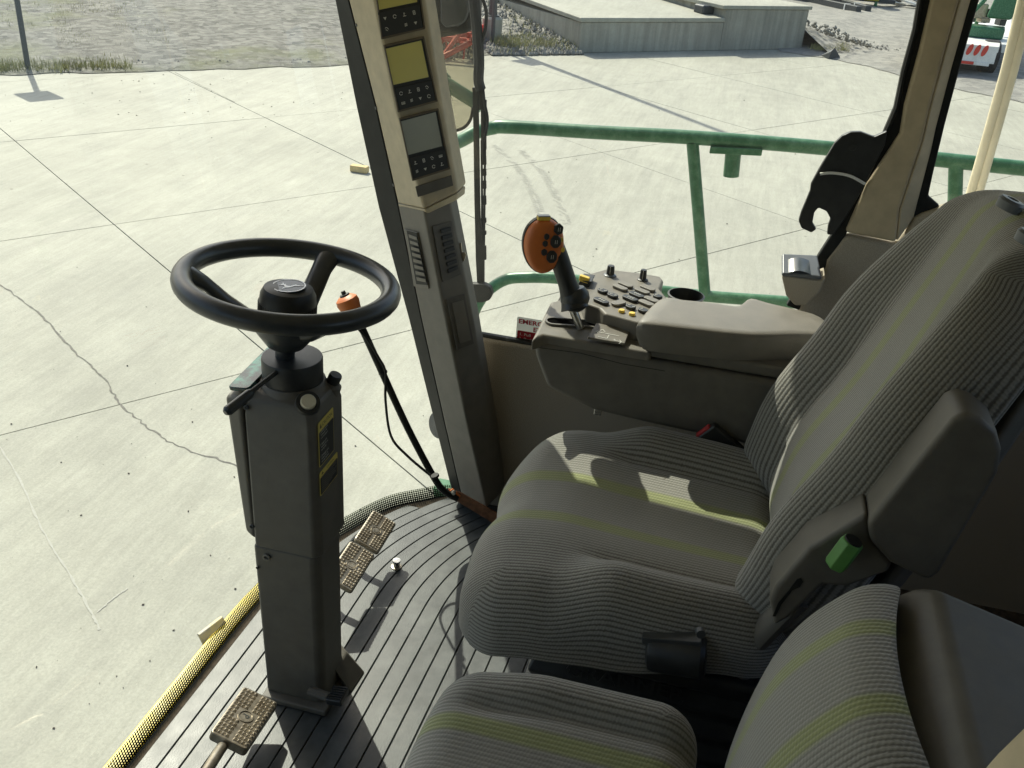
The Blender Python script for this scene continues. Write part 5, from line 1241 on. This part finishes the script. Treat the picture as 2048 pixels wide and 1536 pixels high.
# ---- beige door post edge close to the camera
dpst = [at(1950, 1550, x=0.62), at(1992, 1502, x=0.62), at(2062, 1432, x=0.62), at(2120, 1560, x=0.62)]
o = MB().prism(dpst, V((-0.05, 0, 0))).build('door_frame', m_tan, None, bevel=0.006); tag(o, 'beige door frame edge in the bottom right corner', 'door frame')
MB().prism([V((p.x-0.002, p.y, p.z)) for p in (dpst[0], dpst[2], dpst[3])]+[V((0.618, dpst[0].y, 0.0))], V((-0.04, 0, 0))).build('frame_post', m_tan, o, bevel=0.004)

# ================================================================== REAR SIDE POST AND LATCH
rp = thing('rear_post', 'beige rear side post with black window seals', 'door post', at(1760, 480, x=2.05))
XP = 2.035
def strip(name, La, Lb, xa_, xb_, m, par, dx, bev=0.004):
    rings = []
    for a, b in zip(La, Lb):
        p, q = at(*a, x=xa_), at(*b, x=xb_); rings.append([p, q, q+V((dx, 0, 0)), p+V((dx, 0, 0))])
    return MB().loft(rings).build(name, m, par, bevel=bev, seg=3)
TL = [(1931, -300), (1862, 0), (1839, 99), (1809, 210), (1800, 267), (1732, 371), (1690, 466)]
TM = [(2000, -300), (1920, 0), (1888, 115), (1860, 220), (1846, 282), (1800, 420), (1793, 486)]
TR = [(2030, -300), (1942, 0), (1905, 132), (1872, 258), (1863, 300), (1834, 412), (1828, 436)]
strip('tan_face', TL, TM, XP, XP-0.012, m_tan, rp, 0.04, 0.008)
strip('tan_edge', TM, TR, XP-0.012, XP+0.016, m_tan, rp, 0.02, 0.006)
KL = [(1890, -300), (1836, 0), (1826, 60), (1803, 144), (1788, 216), (1768, 262), (1745, 330), (1668, 462), (1572, 612)]
KR = [(1932, -300), (1864, 0), (1849, 62), (1829, 146), (1812, 218), (1802, 270), (1762, 335), (1692, 470), (1600, 622)]
strip('window_seal', KL, KR, XP+0.012, XP+0.012, m_seal, rp, 0.02)
KR2 = [(2050, -300), (1959, 0), (1922, 130), (1890, 250), (1866, 350), (1857, 392), (1880, 412)]
KL2 = [(2016, -300), (1928, 0), (1891, 132), (1858, 256), (1833, 372), (1820, 432), (1830, 440)]
strip('rear_window_seal', KL2, KR2, XP+0.018, XP+0.018, m_seal, rp, 0.015)
# bead highlights along the seals
MB().tube([at(px+6, py, x=XP+0.010) for px, py in KL[:6]], 0.004, 6).build('seal_bead', m_seal, rp)
# fabric trim below the post
tr_ = [(1692, 470), (1793, 488), (1830, 436), (1845, 428), (1892, 412), (1960, 420), (1960, 760), (1560, 760), (1590, 640), (1600, 612), (1645, 560), (1652, 520)]
P = [at(px, py, x=XP+0.008) for px, py in tr_]
MB().prism(P, V((0.03, 0, 0))).build('fabric_trim', m_trim, rp, bevel=0.01, seg=3)
# latch plate with a hook
lp = [(1669, 287), (1684, 272), (1702, 264), (1722, 264), (1748, 274), (1775, 262), (1770, 290), (1745, 340), (1722, 385), (1690, 440), (1668, 470), (1654, 470), (1656, 452), (1661, 438), (1653, 423), (1637, 416), (1629, 425), (1625, 446), (1633, 459), (1623, 466), (1603, 457), (1597, 442), (1602, 425), (1620, 382), (1622, 368), (1640, 335)]
lat = thing('window_latch', 'black hook-shaped window latch plate tied with a white cord', 'latch', at(1690, 380, x=2.02))
MB().prism([at(px, py, x=XP-0.004) for px, py in lp], V((0.014, 0, 0))).build('latch_plate', m_black, lat, bevel=0.003)
MB().tube(spline([at(1640, 348, x=XP-0.008), at(1665, 346, x=XP-0.009), at(1700, 352, x=XP-0.009), at(1730, 368, x=XP-0.004)], 5), 0.003, 8).build('cord_tie', m_whitep, lat)
MB().lathe(at(1705, 294, x=XP-0.003), V((-1, 0, 0)), [(0.008, 0), (0.007, 0.002), (0.003, 0.002)], 12).build('rivet', m_black, lat)
# ashtray box on the trim
ash = thing('ashtray', 'small box with a shiny grey rocker lid on the trim', 'ashtray', at(1600, 590, x=1.99))
body = [(1563, 552), (1640, 562), (1652, 556), (1640, 585), (1612, 612), (1590, 612), (1572, 592)]
MB().prism([at(px, py, x=1.965) for px, py in body], V((0.075, 0, 0))).build('ashtray_body', m_trim, ash, bevel=0.008, seg=3)
LPl = Plane(at(1563, 556, x=1.965), at(1644, 562, x=1.965), at(1563, 514, x=2.035))
lid = plate('ashtray_rim', LPl, [(1563, 514), (1634, 517), (1643, 561), (1563, 554)], m_silver, ash, 0.0, 0.010, 0.004)
lid_c = [(1576, 519), (1618, 521), (1622, 549), (1577, 545)]
q0 = quad(LPl, lid_c, 0.0105); rows = []
for k in range(9):
    t_ = k/8; h = 0.007*math.sin(math.pi*t_)
    rows.append([q0[0].lerp(q0[1], t_)+LPl.n*h, q0[3].lerp(q0[2], t_)+LPl.n*h])
MB().grid(rows).build('rocker_lid', mat('glossy_grey', (0.10, 0.12, 0.14), 0.15), lid, smooth=60)
# cream tubes outside the rear quarter window
ct = thing('cream_tube', 'pair of cream plastic tubes outside behind the rear post', 'tube', at(1950, 378, x=2.3))
for dx_ in (0, 15):
    MB().tube([at(2125+dx_, -300, x=2.28), at(2048+dx_, -12, x=2.28), at(2012+dx_, 138, x=2.28), at(1977+dx_, 264, x=2.28), at(1944+dx_, 378, x=2.28), at(1930+dx_, 430, x=2.28)], 0.0105, 12).build('tube_run', m_cream, ct)

# ================================================================== OUTSIDE THE CAB: RAIL, WIPER, LAMP
XRL = 2.9
rail = thing('handrail', 'green tubular handrail along the walkway outside the window', 'handrail', at(1410, 600, x=XRL))
def T(px, py, x=XRL): return at(px, py, x=x)
top = [T(2200, 352), T(2048, 337), T(1660, 297), T(1385, 275), T(1200, 265), T(1020, 254), T(985, 256), T(955, 264, 2.86), T(920, 282, 2.80), T(885, 296, 2.72), T(830, 330, 2.55)]
MB().tube(spline(top, 6), 0.021, 14).build('top_tube', m_green, rail, smooth=60)
bot = [T(1660, 612), T(1560, 603), T(1410, 592), T(1250, 573), T(1120, 557), T(1050, 555), T(1010, 560), T(975, 583, 2.88), T(950, 620, 2.85), T(930, 680, 2.8)]
MB().tube(spline(bot, 6), 0.019, 14).build('lower_tube', m_green, rail, smooth=60)
MB().tube([T(1385, 285), T(1397, 430), T(1410, 592)], 0.0185, 14).build('post', m_green, rail, smooth=60)
MB().tube([T(1912, 325), T(1908, 470)], 0.020, 14).build('post', m_green, rail, smooth=60)
MB().tube([T(1467, 300), T(1462, 352)], 0.0235, 16).build('stub_tube', m_green, rail, smooth=60)
MB().obox(T(1472, 300, XRL-0.008), V((0.02, 0, 0)), V((0, 0.075, -0.006)), V((0, 0, 0.010))).build('mount_plate', m_green, rail, bevel=0.003)
gb = thing('green_bracket', 'green tube bracket seen behind the tinted panel', 'bracket', at(890, 240, x=3.3))
MB().tube([at(860, 145, x=3.2), at(885, 163, x=3.2), at(965, 213, x=3.2)], 0.024, 12).build('brace_tube', m_green, gb, smooth=60)
MB().prism([at(878, 150, x=3.26), at(892, 146, x=3.26), at(900, 155, x=3.26), at(893, 200, x=3.26), at(880, 204, x=3.26)], V((0.015, 0, 0))).build('plate', m_green, gb, bevel=0.003)
MB().tube([at(896, 172, x=3.2), at(882, 245, x=3.2)], 0.018, 12).build('brace_tube', m_green, gb, smooth=60)
# tinted panel and the black lamp housing above it
tp = thing('tinted_panel', 'tinted acrylic panel with a black rim outside the corner post', 'panel', at(905, 260, x=2.5))
q = [(846, 60), (953, 40), (949, 120), (946, 215), (941, 238), (928, 254), (905, 262), (850, 270)]
MB().prism([at(px, py, x=2.5) for px, py in q], V((0.004, 0, 0))).build('acrylic_sheet', m_tint, tp, smooth=0)
MB().tube(spline([at(px, py, x=2.497) for px, py in ((852, 272), (880, 267), (905, 263), (928, 255), (941, 239), (946, 215))], 5), 0.0042, 8).build('rim', m_seal, tp)
lh = thing('lamp_housing', 'black rounded lamp housing outside behind the display post', 'lamp', at(900, 60, x=2.45))
q = [(830, -80), (955, -90), (952, -10), (950, 40), (944, 62), (925, 68), (862, 79), (845, 60)]
MB().prism([at(px, py, x=2.42) for px, py in q], V((0.07, 0, 0))).build('housing', m_seal, lh, bevel=0.012, seg=3)
q = [(878, -60), (935, -65), (938, 20), (930, 44), (915, 53), (890, 56), (880, 45)]
MB().prism([at(px, py, x=2.405) for px, py in q], V((0.016, 0, 0))).build('lens_bulge', m_wheel, lh, bevel=0.007, seg=3)
# wiper with hoses
wi = thing('wiper', 'black windscreen wiper arm with hoses outside the side window', 'wiper', at(962, 580, x=2.16))
xw = 2.16
def bar(La, wd, m, name, thk=0.006):
    rings = []
    for px, py in La:
        a, b = at(px-wd, py, x=xw), at(px+wd, py, x=xw); rings.append([a, b, b+V((thk, 0, 0)), a+V((thk, 0, 0))])
    MB().loft(rings).build(name, m, wi, bevel=0.001)
bar([(950, 175), (952, 260), (954, 400), (957, 520), (960, 575)], 5.6, m_seal, 'blade')
bar([(962, 175), (963, 220)], 6, m_seal, 'arm_head')
for ya, yb in ((220, 300), (312, 330), (338, 352), (362, 378), (392, 410), (436, 446), (462, 470), (492, 520)): bar([(966.5, ya), (967.0, yb)], 5.2, m_seal, 'arm_link')
bar([(970.5, 200), (969, 350), (967, 520)], 2.0, m_seal, 'arm_edge')
bar([(962.5, 280), (963.5, 400), (963.5, 520)], 1.8, m_seal, 'arm_edge')
bar([(965, 520), (965, 575)], 3.4, m_seal, 'arm_tail')
MB().tube(spline([at(945, -40, x=xw), at(949, 10, x=xw), at(954, 60, x=xw), at(958, 120, x=xw), at(957, 160, x=xw), at(962, 180, x=xw)], 5), 0.0125, 8).build('hose_bundle', m_seal, wi)
MB().tube(spline([at(962, -10, x=xw), at(972, 20, x=xw), at(971, 55, x=xw), at(964, 85, x=xw), at(962, 120, x=xw)], 5), 0.004, 8).build('hose', m_seal, wi)
MB().tube(spline([at(966, 178, x=xw), at(969, 205, x=xw), at(975, 238, x=xw), at(971, 268, x=xw), at(966, 290, x=xw), at(968, 320, x=xw)], 5), 0.0036, 8).build('hose', m_seal, wi)
pv = [(935, 568), (968, 568), (980, 575), (985, 588), (979, 601), (965, 606), (938, 606)]
MB().prism([at(px, py, x=xw-0.012) for px, py in pv], V((0.02, 0, 0))).build('pivot_plate', m_seal, wi, bevel=0.004)
MB().prism([at(px, py, x=1.985) for px, py in ((914, 488), (922, 486), (924, 505), (930, 505), (932, 510), (928, 522), (920, 528), (916, 515))], V((0.004, 0, 0))).build('spring_clip', m_worn, wi)
# round dark lamp outside, half hidden by the post
lm = thing('round_lamp', 'round dark lamp outside, half hidden by the corner post', 'lamp', at(880, 850, x=2.12))
MB().lathe(at(878, 850, x=2.10), V((-0.6, 0.4, 0.1)), [(0.030, -0.03), (0.038, 0.0), (0.036, 0.006), (0.0, 0.010)], 26).build('lamp_body', m_wheel, lm)
